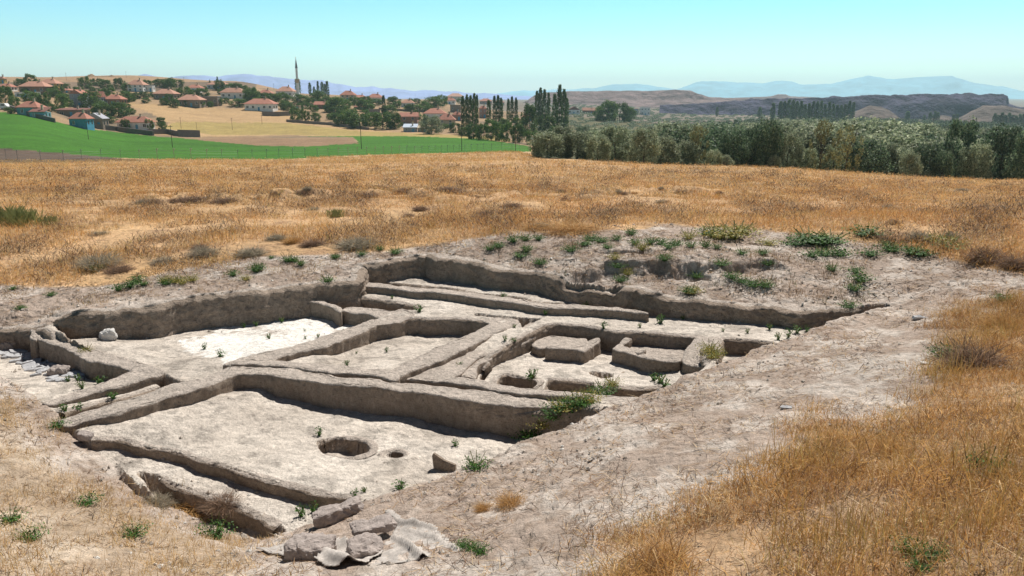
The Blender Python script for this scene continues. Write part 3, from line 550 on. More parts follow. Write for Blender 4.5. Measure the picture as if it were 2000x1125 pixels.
M_SLATE = mat('grey_stone', (.42, .42, .43), noise=[(2, .7, 1.35, 5, ONE), (30, .8, 1.15, 5, ONE)], bump=[(25, .5, .01, 5, ONE)])
M_PALE = mat('pale_stone', (.62, .60, .57), noise=[(8, .85, 1.08, 5, ONE)], bump=[(25, .4, .01, 5, ONE)])
def put(name, me, px, py, label, cat, rot=(0, 0, 0), lift=0, group=None):
    x, y, z = hit(px, py); o = obj(name, me, loc=(x, y, z+lift)); o.rotation_euler = rot; return tag(o, label, cat, group)
G = 'fallen mud-brick blocks in the foreground'
put('mudbrick_block', rock_mesh(.46, .2, .12, 101, amp=.12, sharp=.55), 660, 1016, 'long tilted mud-brick block, farthest of the foreground blocks', 'block', (R(-8), R(-10), R(24)), .09, G)
put('mudbrick_block', rock_mesh(.38, .26, .15, 102, amp=.11, sharp=.55), 608, 1085, 'boxy pale mud-brick block, leftmost and nearest in the foreground', 'block', (R(4), R(0), R(-4)), .07, G)
put('mudbrick_block', rock_mesh(.37, .2, .09, 103, amp=.11, sharp=.55), 728, 1052, 'flat mud-brick block lying on another at the right of the pile', 'block', (R(3), R(-6), R(18)), .13, G)
put('mudbrick_block', rock_mesh(.27, .24, .15, 104, amp=.11, sharp=.55), 712, 1086, 'broken mud-brick block with a wedge tip, under the flat one', 'block', (R(6), R(4), R(20)), .05, G)
put('boulder', rock_mesh(.24, .17, .2, 105, sharp=.2, mt=M_PALE), 214, 664, 'pale rounded boulder at the foot of the back trench face', 'boulder', (0, R(-12), R(20)), .08)
put('boulder', rock_mesh(.3, .22, .22, 106, sharp=.1), 20, 683, 'brown boulder on the paving below the left trench face', 'boulder', (0, 0, R(20)), .08)
put('boulder', rock_mesh(.3, .2, .16, 107, sharp=.15), 117, 731, 'tan boulder on the grey stone paving', 'boulder', (0, 0, R(8)), .05)
put('boulder', rock_mesh(.34, .2, .18, 108, sharp=.15), 150, 652, 'rounded boulder half buried at the head of the narrow groove', 'boulder', (0, 0, R(-10)), .02)
put('boulder', rock_mesh(.2, .12, .1, 109, sharp=.15, amp=.05), 168, 858, 'half buried stone at the near left corner of the front room', 'boulder', (0, 0, R(-20)), .02)
put('stone_slab', rock_mesh(.2, .08, .04, 110, sharp=.6, mt=M_SLATE), 1797, 624, 'flat dark stone on the bare soil bank right of the trench', 'stone', (0, 0, R(-5)), .02)
put('stone_slab', rock_mesh(.12, .05, .02, 111, sharp=.6, mt=M_SLATE), 1534, 798, 'small grey flat stone on the bare near bank', 'stone', (0, 0, R(-8)), .01)
put('stone_slab', rock_mesh(.16, .07, .02, 112, sharp=.6, mt=M_PALE), 1815, 712, 'pale flat chip on the bank above the dry bushes', 'stone', (0, 0, R(-12)), .01)
k = 0; plist = []
for i in range(400):
    a = rng.uniform(0, 185); b = rng.uniform(676, 752)
    if not pip([(0,676),(60,690),(90,700),(140,722),(175,738),(110,750),(60,730),(30,708),(0,700)], np.array([a]), np.array([b]))[0]: continue
    if any(abs(a-c)*.5+abs(b-d_)*1.6 < 6.5 for c, d_ in plist): continue
    plist.append((a, b))
    if len(plist) >= 80: break
pav = [rock_mesh(.26, .17, .05, 120+i, n=7, sharp=.5, amp=.05, mt=M_SLATE) for i in range(3)]
plist.sort()
for i, (a, b) in enumerate(plist):
    o = put('paving_stone', pav[i % 3], a, b, f'flat grey paving stone in the left corner, {nth(i+1)} from the left', 'paving stone', (rng.uniform(-.16, .16), rng.uniform(-.16, .16), rng.uniform(-1.2, 1.2)), .012, 'grey paving stones in the left corner')
    s = rng.uniform(.4, 1.1); o.scale = (s, s*rng.uniform(.7, 1.1), 1)
# leaning broken tile at the room's near edge
mb = MB(); mb.add([(-.14, 0, 0), (.14, .02, 0), (.12, .03, .12), (-.02, .01, .16), (-.15, -.02, .24), (-.17, -.01, .2),
                   (-.14, .04, 0), (.14, .06, 0), (.12, .07, .12), (-.02, .05, .16), (-.15, .02, .24), (-.17, .03, .2)],
                  [(0, 1, 2, 3, 4, 5), (11, 10, 9, 8, 7, 6)]+[(i, (i+6), (i+1) % 6+6, (i+1) % 6) for i in range(6)])
put('broken_slab', mb.mesh('broken_slab', M_ADOBE), 868, 922, 'thin broken slab standing up at the near edge of the front room', 'slab', (R(-8), 0, R(-20)), -.03)
# geotextile
M_CLOTH = mat('geotextile', (.50, .455, .415), noise=[(3, .72, 1.12, 6, ONE), (18, .75, 1.15, 6, ONE), (70, .8, 1.12, 3, ONE)], bump=[(40, .4, .01, 4, ONE)])
def cloth(name, poly, folds, label, lift=.02, curl=None, step=.022):
    P = np.array(U(poly, -.1)); x0, y0 = P.min(0); x1, y1 = P.max(0)
    gx, gy = np.meshgrid(np.arange(x0, x1, step), np.arange(y0, y1, step)); s = sdf(P, gx, gy)+(fbm(gx*4, gy*4, 131)-.5)*.12
    z = hs(gx, gy)+lift+(fbm(gx*2.2, gy*2.2, 133)-.5)*.05+(fbm(gx*9, gy*9, 134)-.5)*.03
    for a, b, wd, hgt in folds:
        A, B = np.array(unproj(*a, -.05)), np.array(unproj(*b, -.05)); e_ = B-A; t = ((gx-A[0])*e_[0]+(gy-A[1])*e_[1])/(e_@e_); tt = np.clip(t, 0, 1)
        dd = np.hypot(gx-A[0]-e_[0]*tt, gy-A[1]-e_[1]*tt)+(fbm(gx*5, gy*5, 135)-.5)*wd; z += hgt*np.exp(-(dd/wd)**2)*np.sin(np.pi*np.clip(tt*.9+.08, 0, 1))**.5
    if curl: z += curl*np.exp(-np.abs(s)/.04)*sst((fbm(gx*2, gy*2, 137)-.45)*5)
    ii = np.arange(gx.size).reshape(gx.shape); ok = s < 0; q = np.stack([ii[:-1, :-1], ii[:-1, 1:], ii[1:, 1:], ii[1:, :-1]], -1)[ok[:-1, :-1] & ok[1:, 1:] & ok[:-1, 1:] & ok[1:, :-1]].reshape(-1, 4)
    us_, inv = np.unique(q.ravel(), return_inverse=True); V = np.column_stack([gx.ravel(), gy.ravel(), z.ravel()])[us_]
    c0 = np.array([V[:, 0].mean(), V[:, 1].mean(), V[:, 2].mean()])
    o = obj(name, nmesh(name, V-c0, inv.reshape(-1, 4), M_CLOTH, smooth=True), loc=tuple(c0)); md = o.modifiers.new('thick', 'SOLIDIFY'); md.thickness = .006; md.offset = 1
    return tag(o, label, 'geotextile')
cloth('geotextile_sheet', [(495,1066),(540,1052),(570,1050),(600,1072),(720,1080),(760,1120),(720,1150),(650,1150),(610,1128),(640,1110),(560,1100)], [((640,1100), (700,1150), .05, .08)], 'grey geotextile sheet trapped under the boxy block', .03, .05)
cloth('geotextile_sheet', [(745,1000),(760,998),(850,1062),(925,1150),(720,1160),(752,1085),(775,1040)], [((742,1000), (862,1062), .025, .06), ((768,1060), (835,1150), .02, .07), ((800,1050), (915,1140), .018, .035)], 'dusty folded geotextile sheet running down from the blocks', .004, .0)

# ================================================================ grass and straw (uncountable)
def blades(name, X, Y, L, Wd, C, lean=.5, lie=None, up=0, tag_kind='stuff', z=None, curve=.35):
    n = len(X); z = hs(X, Y) if z is None else z; a = rng.uniform(0, 2*np.pi, n); ln = rng.normal(0, lean, n) if lie is None else lie
    dx, dy = np.cos(a), np.sin(a); px_, py_ = -dy, dx
    s, c = np.sin(ln), np.cos(ln)
    def pt(t, bend): return np.stack([X+dx*L*t*s+dx*L*bend, Y+dy*L*t*s+dy*L*bend, z-.01+L*t*np.abs(c)*(1)*1.0-L*abs(bend)*.2+up], -1)
    fa = rng.uniform(0, 2*np.pi, n); wx, wy = np.cos(fa)*Wd/2, np.sin(fa)*Wd/2; wv = np.stack([wx, wy, wx*0], -1)
    p0 = pt(0, 0); p1 = pt(.55, 0); p2 = pt(1, curve*.3)
    V = np.stack([p0-wv, p0+wv, p1+wv*.8, p1-wv*.8, p2], 1).reshape(-1, 3); b = (np.arange(n)*5)[:, None]
    q = b+np.array([[0, 1, 2, 3]]); t = b+np.array([[3, 2, 4]])
    cv = np.repeat(C, 5, 0)
    o = obj(name, nmesh(name, V, [q, t], M_BLADE, cv)); return tag(o, kind='stuff')
def strawcol(n, pal, wt, j=.25):
    p = np.array(pal)[rng.choice(len(pal), n, p=np.array(wt)/sum(wt))]; return p*rng.uniform(1-j, 1+j, (n, 1))
PAL = [(.70, .43, .16), (.60, .34, .12), (.74, .54, .27), (.42, .25, .13), (.38, .33, .11)]
def tufts(n, u0, u1, y0, y1, accept, k, spread, L, W_, pal, wt, name, lean=.5, pw=1.0, fluff=0):
    """n tuft centres, each with k blades; density falls with distance"""
    u = rng.uniform(u0, u1, n); t = rng.random(n); Yv = y0*(y1/y0)**t if pw == 1 else (y0**pw+(y1**pw-y0**pw)*t)**(1/pw); Xv = u*Yv
    zz = hs(Xv, Yv); px_, py_ = proj(Xv, Yv, zz); ok = accept(px_, py_, Xv, Yv); Xv, Yv = Xv[ok], Yv[ok]; px_, py_ = px_[ok], py_[ok]
    m_ = len(Xv); sc_ = np.maximum(1, Yv/22.); tc_ = strawcol(m_, pal, wt)
    Xb = np.repeat(Xv, k)+rng.normal(0, spread, m_*k)*np.repeat(sc_, k)**.5; Yb = np.repeat(Yv, k)+rng.normal(0, spread, m_*k)*np.repeat(sc_, k)**.5
    hL = rng.uniform(.5, 1.2, m_)*(.4+1.2*fbm(Xv*.9, Yv*.9, 141)); Lb = L*np.repeat(hL*sc_**.25, k)*rng.uniform(.6, 1.15, m_*k)
    if fluff:
        r2 = ((Xb-np.repeat(Xv, k))**2+(Yb-np.repeat(Yv, k))**2)/(2*(spread**2)*np.repeat(sc_, k)); hf = fluff*np.repeat(hL*sc_**.3, k)*np.exp(-r2*.7)
        upv = hf*rng.random(m_*k); return blades(name, Xb, Yb, Lb, W_*np.repeat(sc_, k)*rng.uniform(.7, 1.3, m_*k), np.repeat(tc_, k, 0)*rng.uniform(.75, 1.25, (m_*k, 1)), lie=rng.uniform(.3, 1.75, m_*k), up=upv, curve=.6)
    return blades(name, Xb, Yb, Lb, W_*np.repeat(sc_, k)*rng.uniform(.7, 1.3, m_*k), np.repeat(tc_, k, 0)*rng.uniform(.8, 1.2, (m_*k, 1)), lean)
fbx = [-200, 0, 300, 520, 600, 800, 960, 1100, 1300, 1500, 1600, 1760, 1900, 2000, 2300]; fby = [566, 562, 542, 509, 501, 482, 466, 454, 438, 449, 467, 487, 517, 532, 560]
def ledge_at(X, Y):
    c = np.clip(np.searchsorted(us, X/Y), 0, len(us)-1); r = np.clip(np.searchsorted(Ys, Y), 0, len(Ys)-1); return LEDGE[r, c]*(rng.random(len(X)) < .8)
def acc_field(px_, py_, X, Y): return (ledge_at(X, Y) < .25) & (py_ < np.interp(px_, fbx, fby)+(fbm(X*.8, Y*.8, 143)-.5)*14) & ((fbm(X*.45, Y*.45, 147) > .36) | (Y > 40)) & ((py_ > 312) | (px_ > 600)) & (Y < np.where(px_ > 1050, 92, 170))
# dry steppe grass over the whole field: short pale, plus browner taller clumps
tufts(36000, -.8, .8, 11, 175, acc_field, 7, .12, .22, .010, PAL, [5, 4, 4, 3, .6], 'dry_grass', .8)
tufts(46000, -.8, .8, 11, 120, acc_field, 16, .17, .10, .010, PAL+[(.46, .38, .28), (.5, .33, .2)], [5, 4, 4, 3, .8, 2, 3], 'dry_steppe_plants', fluff=.24)
def acc_rust(px_, py_, X, Y): return acc_field(px_, py_, X, Y) & (fbm(X*.35, Y*.25, 149) > .55)
tufts(20000, -.8, .8, 11, 60, acc_rust, 18, .2, .12, .010, [(.56, .29, .09), (.48, .24, .08), (.36, .20, .10)], [4, 3, 2], 'rust_coloured_grass', fluff=.34)
def acc_scrub(px_, py_, X, Y):
    b_ = 397-np.clip(px_-300, 0, 900)*.028; band = np.exp(-((py_-b_)/13)**2)*(px_ < 1080)*(px_ > 100)*(.35+.65*sst((fbm(X*.25, Y*.1, 162)-.4)*8))
    return acc_field(px_, py_, X, Y) & (fbm(X*.7, Y*.55, 161)+.42*band+.05*(Y < 26) > .62)
tufts(34000, -.8, .8, 12, 70, acc_scrub, 20, .2, .13, .012, [(.13, .085, .055), (.24, .16, .10), (.38, .31, .22), (.08, .055, .04)], [4, 3, 2, 2], 'brown_scrub', fluff=.48)
# foreground grass right and left
def acc_R(px_, py_, X, Y):
    s = sdf(RG, px_, py_)+(fbm(X*2.2, Y*2.2, 151)-.5)*150; return (s < 0) & (fbm(X*1.9, Y*1.9, 156) > .37)
def acc_L(px_, py_, X, Y):
    s = sdf(LG, px_, py_)+(fbm(X*2.2, Y*2.2, 152)-.5)*150; return (s < 0) & (fbm(X*1.8, Y*1.8, 153) > .42)
PR = [(.60, .33, .10), (.66, .42, .17), (.45, .22, .07), (.70, .52, .30), (.35, .28, .08)]
tufts(9000, .05, .95, 2.6, 13, acc_R, 22, .12, .08, .0038, PR+[(.25, .15, .08), (.78, .62, .38)], [5, 4, 4, 3, .8, 3, 3], 'matted_dry_grass', pw=2, fluff=.13)
tufts(11000, .05, .95, 2.6, 13, acc_R, 15, .09, .13, .0038, PR+[(.25, .15, .08)], [5, 4, 4, 3, .8, 3], 'dry_grass', 1.15, pw=2)
def acc_R2(px_, py_, X, Y): return acc_R(px_, py_, X, Y) & (fbm(X*1.1, Y*1.1, 155)+.12*((px_ > 1450) & (py_ > 880)) > .56)
def acc_R3(px_, py_, X, Y): return acc_R(px_, py_, X, Y) & (fbm(X*1.6, Y*1.6, 158) > .50)
tufts(3600, .05, .95, 2.6, 12, acc_R3, 34, .13, .15, .0045, [(.60, .34, .10), (.50, .27, .08), (.30, .16, .07), (.16, .09, .05), (.72, .5, .25)], [4, 4, 3, 3, 2], 'bushy_dry_grass', pw=2, fluff=.34)
tufts(3400, .05, .95, 2.6, 13, acc_R2, 16, .10, .36, .0042, [(.52, .33, .11), (.58, .37, .15), (.44, .34, .12), (.38, .22, .09)], [4, 3, 1, 2], 'tall_dry_grass', .5, pw=2)
tufts(6500, -.95, .02, 3.0, 10, acc_L, 11, .10, .12, .004, [(.70, .5, .25), (.62, .42, .18), (.45, .28, .14)], [5, 4, 2], 'dry_grass', 1.05, pw=2)
BK = [(930,480),(1120,470),(1320,480),(1520,492),(1720,500),(1700,590),(1560,590),(1400,580),(1200,556),(1000,528),(900,500)]
def acc_B(px_, py_, X, Y): return pip(BK, px_, py_) & (fbm(X*1.3, Y*1.3, 163) > .48)
tufts(6000, -.2, .8, 10, 22, acc_B, 14, .08, .10, .008, [(.22, .15, .10), (.14, .10, .07), (.36, .24, .14), (.44, .31, .18), (.13, .16, .05)], [4, 3, 3, 2, 1.2], 'bank_scrub', 1.1)
BL = [(-100,540),(300,520),(600,495),(860,470),(880,500),(700,515),(600,552),(400,570),(150,598),(60,635),(-100,640)]
def acc_BL(px_, py_, X, Y): return pip(BL, px_, py_) & (fbm(X*1.2, Y*1.2, 165) > .56)
tufts(9000, -.85, .0, 9, 22, acc_BL, 12, .08, .08, .008, [(.40, .27, .15), (.22, .15, .10), (.60, .42, .22), (.4, .3, .12)], [4, 3, 3, 1], 'bank_scrub', 1.1)
# loose clods and pebbles
n = 17000; u = rng.uniform(-.8, .85, n); Yv = (3.0**1.3+(21**1.3-3.0**1.3)*rng.random(n))**(1/1.3); Xv = u*Yv
px_, py_ = proj(Xv, Yv, hs(Xv, Yv)); so_ = sdf(OUTP, Xv, Yv); edge_ = np.exp(-(so_/.5)**2)*.25
keep = (fbm(Xv*1.1, Yv*1.1, 167)*.8+rng.random(n)*.25+edge_ > np.where(so_ < -.3, .74, .60)) & (py_ > np.interp(px_, fbx, fby)-6); Xv, Yv = Xv[keep], Yv[keep]; m_ = len(Xv)
O6 = np.array([(1, 0, 0), (0, 1, 0), (-1, 0, 0), (0, -1, 0), (0, 0, 1), (0, 0, -1)], float); O8 = np.array([(0, 1, 4), (1, 2, 4), (2, 3, 4), (3, 0, 4), (1, 0, 5), (2, 1, 5), (3, 2, 5), (0, 3, 5)])
sz = (.006+.03*rng.random(m_)**3.5)*np.maximum(1, Yv/12); a_ = rng.uniform(0, 6.28, m_); Rm = np.stack([np.stack([np.cos(a_), -np.sin(a_), a_*0], -1), np.stack([np.sin(a_), np.cos(a_), a_*0], -1), np.stack([a_*0, a_*0, a_*0+.7], -1)], 1)
Vv = np.einsum('nij,nkj->nki', Rm, O6[None]*rng.uniform(.6, 1.2, (m_, 6, 1)))*sz[:, None, None]+np.stack([Xv, Yv, hs(Xv, Yv)+sz*.25], -1)[:, None]
tag(obj('soil_clods', nmesh('soil_clods', Vv.reshape(-1, 3), (O8[None]+(np.arange(m_)*6)[:, None, None]).reshape(-1, 3), M_SOIL, np.repeat(strawcol(m_, [(.62, .55, .48), (.52, .45, .38), (.7, .66, .6)], [4, 4, 2]), 6, 0))), kind='stuff')
# flattened straw and twigs over the bare banks
n = 110000; u = rng.uniform(-.8, .9, n); Yv = (2.6**1.4+(19**1.4-2.6**1.4)*rng.random(n))**(1/1.4); Xv = u*Yv; zz = hs(Xv, Yv); px_, py_ = proj(Xv, Yv, zz)
inO = sdf(OUT, Xv, Yv); keep = (inO > .05) & (fbm(Xv*1.6, Yv*1.6, 157) > .43) & (py_ > np.interp(px_, fbx, fby)); Xv, Yv = Xv[keep], Yv[keep]; m_ = len(Xv)
blades('straw_litter', Xv, Yv, rng.uniform(.04, .2, m_), .0062*np.maximum(1, Yv/7), strawcol(m_, [(.46, .30, .16), (.22, .13, .08), (.08, .055, .04), (.66, .52, .34)], [4, 5, 5, 2]), lie=rng.normal(1.45, .12, m_), up=.012)

# ================================================================ plants
def leafcloud(n, shape, size, pal, wt, seed, clumps=0, clump_r=.25, tuft=False):
    """leaf quads spread through a volume; shape(n)->points in unit-ish space with outward dirs"""
    r = np.random.default_rng(seed); P, D = shape(n, r); nn = D+r.normal(0, .55, P.shape); nn /= np.linalg.norm(nn, axis=1)[:, None]+1e-9
    t = np.cross(nn, r.normal(0, 1, P.shape)); t /= np.linalg.norm(t, axis=1)[:, None]+1e-9; b = np.cross(nn, t)
    s = size*r.uniform(.6, 1.3, (len(P), 1)); V = np.stack([P-t*s-b*s*.5, P+t*s-b*s*.5, P+t*s*.6+b*s*.6, P-t*s*.6+b*s*.6], 1).reshape(-1, 3)
    q = np.arange(len(P)*4).reshape(-1, 4); c = np.array(pal)[r.choice(len(pal), len(P), p=np.array(wt)/sum(wt))]*r.uniform(.7, 1.3, (len(P), 1))
    return V, q, np.repeat(c, 4, 0)
def crown_shape(clumps, prof, jit, seed, top=1., leafr=.22, shell=.35):
    """clumpy crown inside profile radius(z 0..1)"""
    def f(n, r):
        rc = np.random.default_rng(seed); zc = rc.uniform(.04, 1, clumps)**.9; ac = rc.uniform(0, 2*np.pi, clumps); rr = prof(zc)*np.sqrt(rc.uniform(.25, 1, clumps))
        C = np.stack([rr*np.cos(ac), rr*np.sin(ac), zc*top], -1); s = rc.uniform(.65, 1.25, clumps)*leafr
        k = r.integers(0, clumps, n); d = r.normal(0, 1, (n, 3)); d /= np.linalg.norm(d, axis=1)[:, None]; rad = r.uniform(shell, 1, n)**.6
        off = d*(rad*s[k])[:, None]*jit; return C[k]+off, d
    return f
def weed_mesh(seed, n=46, h=.16, sp=.09, pal=((.055, .15, .02), (.10, .22, .035), (.035, .09, .02)), wt=(3, 2, 2), size=.011):
    def f(n, r):
        st = 9 if n < 200 else 26; k = r.integers(0, st, n); a = k*2.4+r.normal(0, .25, n); t = r.uniform(.1, 1, n); rad = sp*t*(.4+.6*(k % 3)/2)
        P = np.stack([rad*np.cos(a), rad*np.sin(a), h*t*(1-.25*(k % 3)/2)], -1)+r.normal(0, .008, (n, 3)); return P, np.stack([np.cos(a)*.6, np.sin(a)*.6, np.ones(n)], -1)
    V, q, c = leafcloud(n, f, size, pal, wt, seed); return nmesh('leaves', V, q, M_LEAF, c)
def stems(seed, n, h, sp, w_=.004, colr=(.2, .2, .08)):
    r = np.random.default_rng(seed); V = []; q = []
    for i in range(n):
        a = i*2.4; x, y = sp*math.cos(a), sp*math.sin(a); b = len(V); V += [(-w_, 0, 0), (w_, 0, 0), (x+w_, y, h), (x-w_, y, h)]; q.append((b, b+1, b+2, b+3))
    return nmesh('stems', V, np.array(q), M_LEAF, np.tile(colr, (len(V), 1)))
weeds = [(weed_mesh(200+i, 110, .13, .075), stems(220+i, 6, .12, .05)) for i in range(3)]
weedL = [(weed_mesh(210+i, 620, .12, .19, size=.0095), stems(230+i, 8, .18, .12)) for i in range(3)]
weedY = [(weed_mesh(240+i, 620, .13, .2, ((.30, .27, .05), (.18, .2, .04), (.40, .30, .07)), (3, 2, 2), .009), stems(250+i, 8, .18, .12)) for i in range(2)]
allp = {}
def place_weeds(lst, kinds, desc, where, group, h0, cat='weed'):
    lst = sorted(lst)
    for i, it in enumerate(lst):
        px, py = it[:2]; s = it[2] if len(it) > 2 else 1
        x, y, z = hit(px, py); r_ = empty('weed', (x, y, z-.01), rng.uniform(0, 6), (s, s, s*rng.uniform(.85, 1.15)*(1 if s < 1.3 else .8 if s < 1.9 else .65)))
        lab = f'{desc} {where}' + (f', {nth(i+1)} from left' if len(lst) > 1 else '')
        tag(r_, lab, cat, group); a, b = kinds[i % len(kinds)]; obj('leaves', a, r_); obj('stem', b, r_)
GW = 'green weeds growing in the trench'; GB = 'green weeds growing on the banks'
place_weeds([(430,697,1.3),(400,682,.9),(477,640,.8),(500,638,.9),(526,662,.8),(550,630,.9),(596,662,.6),(622,660,.6),(595,648,.5)], weeds, 'small green weed', 'on the white floor', GW, 0)
place_weeds([(678,714,.9),(755,688,.7),(781,640,.9),(697,690,.4)], weeds, 'small green weed', 'on the middle room floor', GW, 0)
place_weeds([(625,852,1.0),(889,872,.9),(783,955,1.3),(694,970,.8),(712,962,.6),(588,1010,1.1),(612,1002,.9)], weeds, 'small green weed', 'in or before the front room', GW, 0)
place_weeds([(134,746,.8),(152,744,.9),(160,760,1.1),(195,750,1.5),(240,735,1.1),(221,786,1.3),(155,806,1.2),(127,812,1.1)], weeds, 'small green weed', 'around the left bent wall', GW, 0)
place_weeds([(1041,752,1.6),(1005,640,.7),(1243,620,1.9),(1290,632,1.6),(1300,615,1.0),(1334,625,.7),(1398,624,1.1),(1065,616,.9),(1005,604,1.5),(1143,602,1.2),(982,582,1.3),(1250,640,.7),(1460,652,.7),(1502,645,.9),(1412,648,.6),(1178,658,1.1),(898,722,1.2),(1003,678,1.0),(986,666,.8),(790,738,1.2),(1100,778,1.2),(1035,768,.8),(1475,624,.6),(820,610,1.6),(766,584,.7),(1575,648,1),(1556,652,1.4),(1540,660,1.2),(1520,664,1),(1290,748,1.6),(1276,744,1.2),(1298,756,1.5)], weeds, 'small green weed', 'in the right half of the trench', GW, 0)
place_weeds([(18+i*15+1012, 862-i*9.2-rng.uniform(0, 6), rng.uniform(1.0, 1.7)) for i in range(12)], weedL[:2]+weedY[:1], 'leafy green weed', 'on the near edge by the tall wall', GW, 0)
place_weeds([(232,568,1.1),(255,562,1.2),(268,552,1.2),(325,556,1),(100,578,.8),(40,604,.8),(25,566,.7),(455,540,1),(501,532,1.2),(562,512,1.3),(575,512,1),(530,505,.6),(655,505,.9),(588,520,.9),(707,500,.9),(640,568,1.1),(505,528,1.2),(772,496,1.3),(741,490,.9),(655,504,.7),(280,558,.9)], weedL, 'green weed clump', 'on the far left bank of the trench', GB, 0)
place_weeds([(340,552,1.2),(355,556,1.1),(375,550,1.1),(320,552,1.0),(480,548,1),(165,700,.9),(170,695,.8)], weedY, 'yellowing weed clump', 'on the far left bank or wall', GB, 0)
place_weeds([(972,484,1.3),(955,490,1),(1002,474,1.2),(1026,470,1.2),(1052,470,1),(1015,504,1.4),(1028,492,1.2),(1054,518,1.3),(1115,492,1.4),(1142,480,1.4),(1155,470,1.6),(1175,474,1.5),(1185,486,1.1),(1205,470,1),(1232,460,1.2),(1240,478,1.1),(1270,478,1.2),(1290,478,1.4),(1306,486,1.3),(1320,480,1.3),(1350,484,1.1),(1378,484,1.1),(1400,486,.9),(1448,498,1.1),(1490,498,1.1),(1410,520,1.4),(1430,546,1.3),(1450,554,1.3),(1470,560,1.4),(1495,562,1.3),(1500,520,1),(1345,572,1.3),(1212,552,1.1),(1205,528,1.3),(1298,512,1.2),(1360,545,1.1),(1680,550,1.6),(1670,532,1.3),(1668,570,1.2),(1656,612,1.2),(1625,530,1),(1730,480,1.1),(1960,588,1.3),(1840,700,1.3),(1860,694,1.3)], weedL, 'green weed clump', 'on the right back bank', GB, 0)
place_weeds([(1255,490,1.2),(1200,508,1.1),(1225,538,1),(1352,575,1.4),(1390,700,1.3),(1385,688,1.2),(1398,694,1.0)], weedY, 'yellowing weed clump', 'on the right back bank or grey wall stub', GB, 0)
place_weeds([(1580,475,3.0),(1600,478,3.2),(1625,476,2.8),(1550,480,2.2),(1692,462,3.0),(1700,500,1.8),(1640,500,2),(1610,500,1.8),(1585,502,1.6),(1740,492,1.8),(1780,498,1.8),(1800,500,1.8),(1860,488,2.2),(1388,460,2.2)], weedL, 'large green leafy weed', 'where the bank meets the dry field', GB, 0)
place_weeds([(1405,468,3.2),(1435,466,3.2),(1450,455,2.6),(1345,468,1.6),(1500,480,2),(1850,480,2.4),(1830,475,2)], weedY, 'large yellow-green weed', 'where the bank meets the dry field', GB, 0)
place_weeds([(920,1072,.6),(903,1066,.55),(938,1080,.6),(930,915,1.1),(262,1045,.9),(420,1050,1.2),(172,985,.9),(115,835,.9),(20,1020,.9),(60,1055,.9),(1780,1080,.6),(1830,1090,.55),(1800,1110,.5),(1925,930,1)], weedL, 'low green weed', 'in the foreground', GB, 0)

# dry thorn bushes / round tumble shrubs
def shrub_mesh(seed, n, pal, wt, w_=.006, fl=.75):
    r = np.random.default_rng(seed); d = r.normal(0, 1, (n, 3)); d[:, 2] = np.abs(d[:, 2])*.9+.05; d /= np.linalg.norm(d, axis=1)[:, None]
    s = r.uniform(.0, .7, n); e_ = np.minimum(1, s+r.uniform(.2, .5, n)); ln = (.75+.5*r.random(n))[:, None]; k = d+r.normal(0, 1.6, (n, 3))
    A = d*(s[:, None])*ln*.5; B = (d*(s+.3*(e_-s))[:, None]+k*.13)*ln*.5; A[:, 2] *= fl*1.6; B[:, 2] *= fl*1.6; wv = r.normal(0, 1, (n, 3)); wv /= np.linalg.norm(wv, axis=1)[:, None]; wv *= w_
    V = np.stack([A-wv, A+wv, B+wv*.4, B-wv*.4], 1).reshape(-1, 3); c = np.array(pal)[r.choice(len(pal), n, p=np.array(wt)/sum(wt))]*r.uniform(.7, 1.3, (n, 1))
    return nmesh('twigs', V, np.arange(n*4).reshape(-1, 4), M_BLADE, np.repeat(c, 4, 0))
SG = [shrub_mesh(300+i, 2600, [(.36, .31, .24), (.27, .24, .17), (.45, .38, .28)], [3, 3, 2]) for i in range(2)]
SB = [shrub_mesh(310+i, 2600, [(.24, .16, .11), (.34, .22, .14), (.17, .12, .09)], [3, 3, 2]) for i in range(2)]
SO = [shrub_mesh(320+i, 2200, [(.52, .29, .10), (.42, .24, .09), (.6, .4, .18)], [3, 3, 2], .004) for i in range(2)]
def shrub(px, py, wpx, hpx, kind, label, group='dry bushes on the field and banks'):
    x, y, z = hit(px, py); sl_ = math.hypot(y, CAMZ-z); s = wpx*sl_/F; hh = hpx*sl_/F/1.2*1.0
    r_ = empty('dry_bush', (x, y, z-.02), rng.uniform(0, 6), (s, s, hh)); tag(r_, label, 'bush', group); obj('twigs', kind, r_)
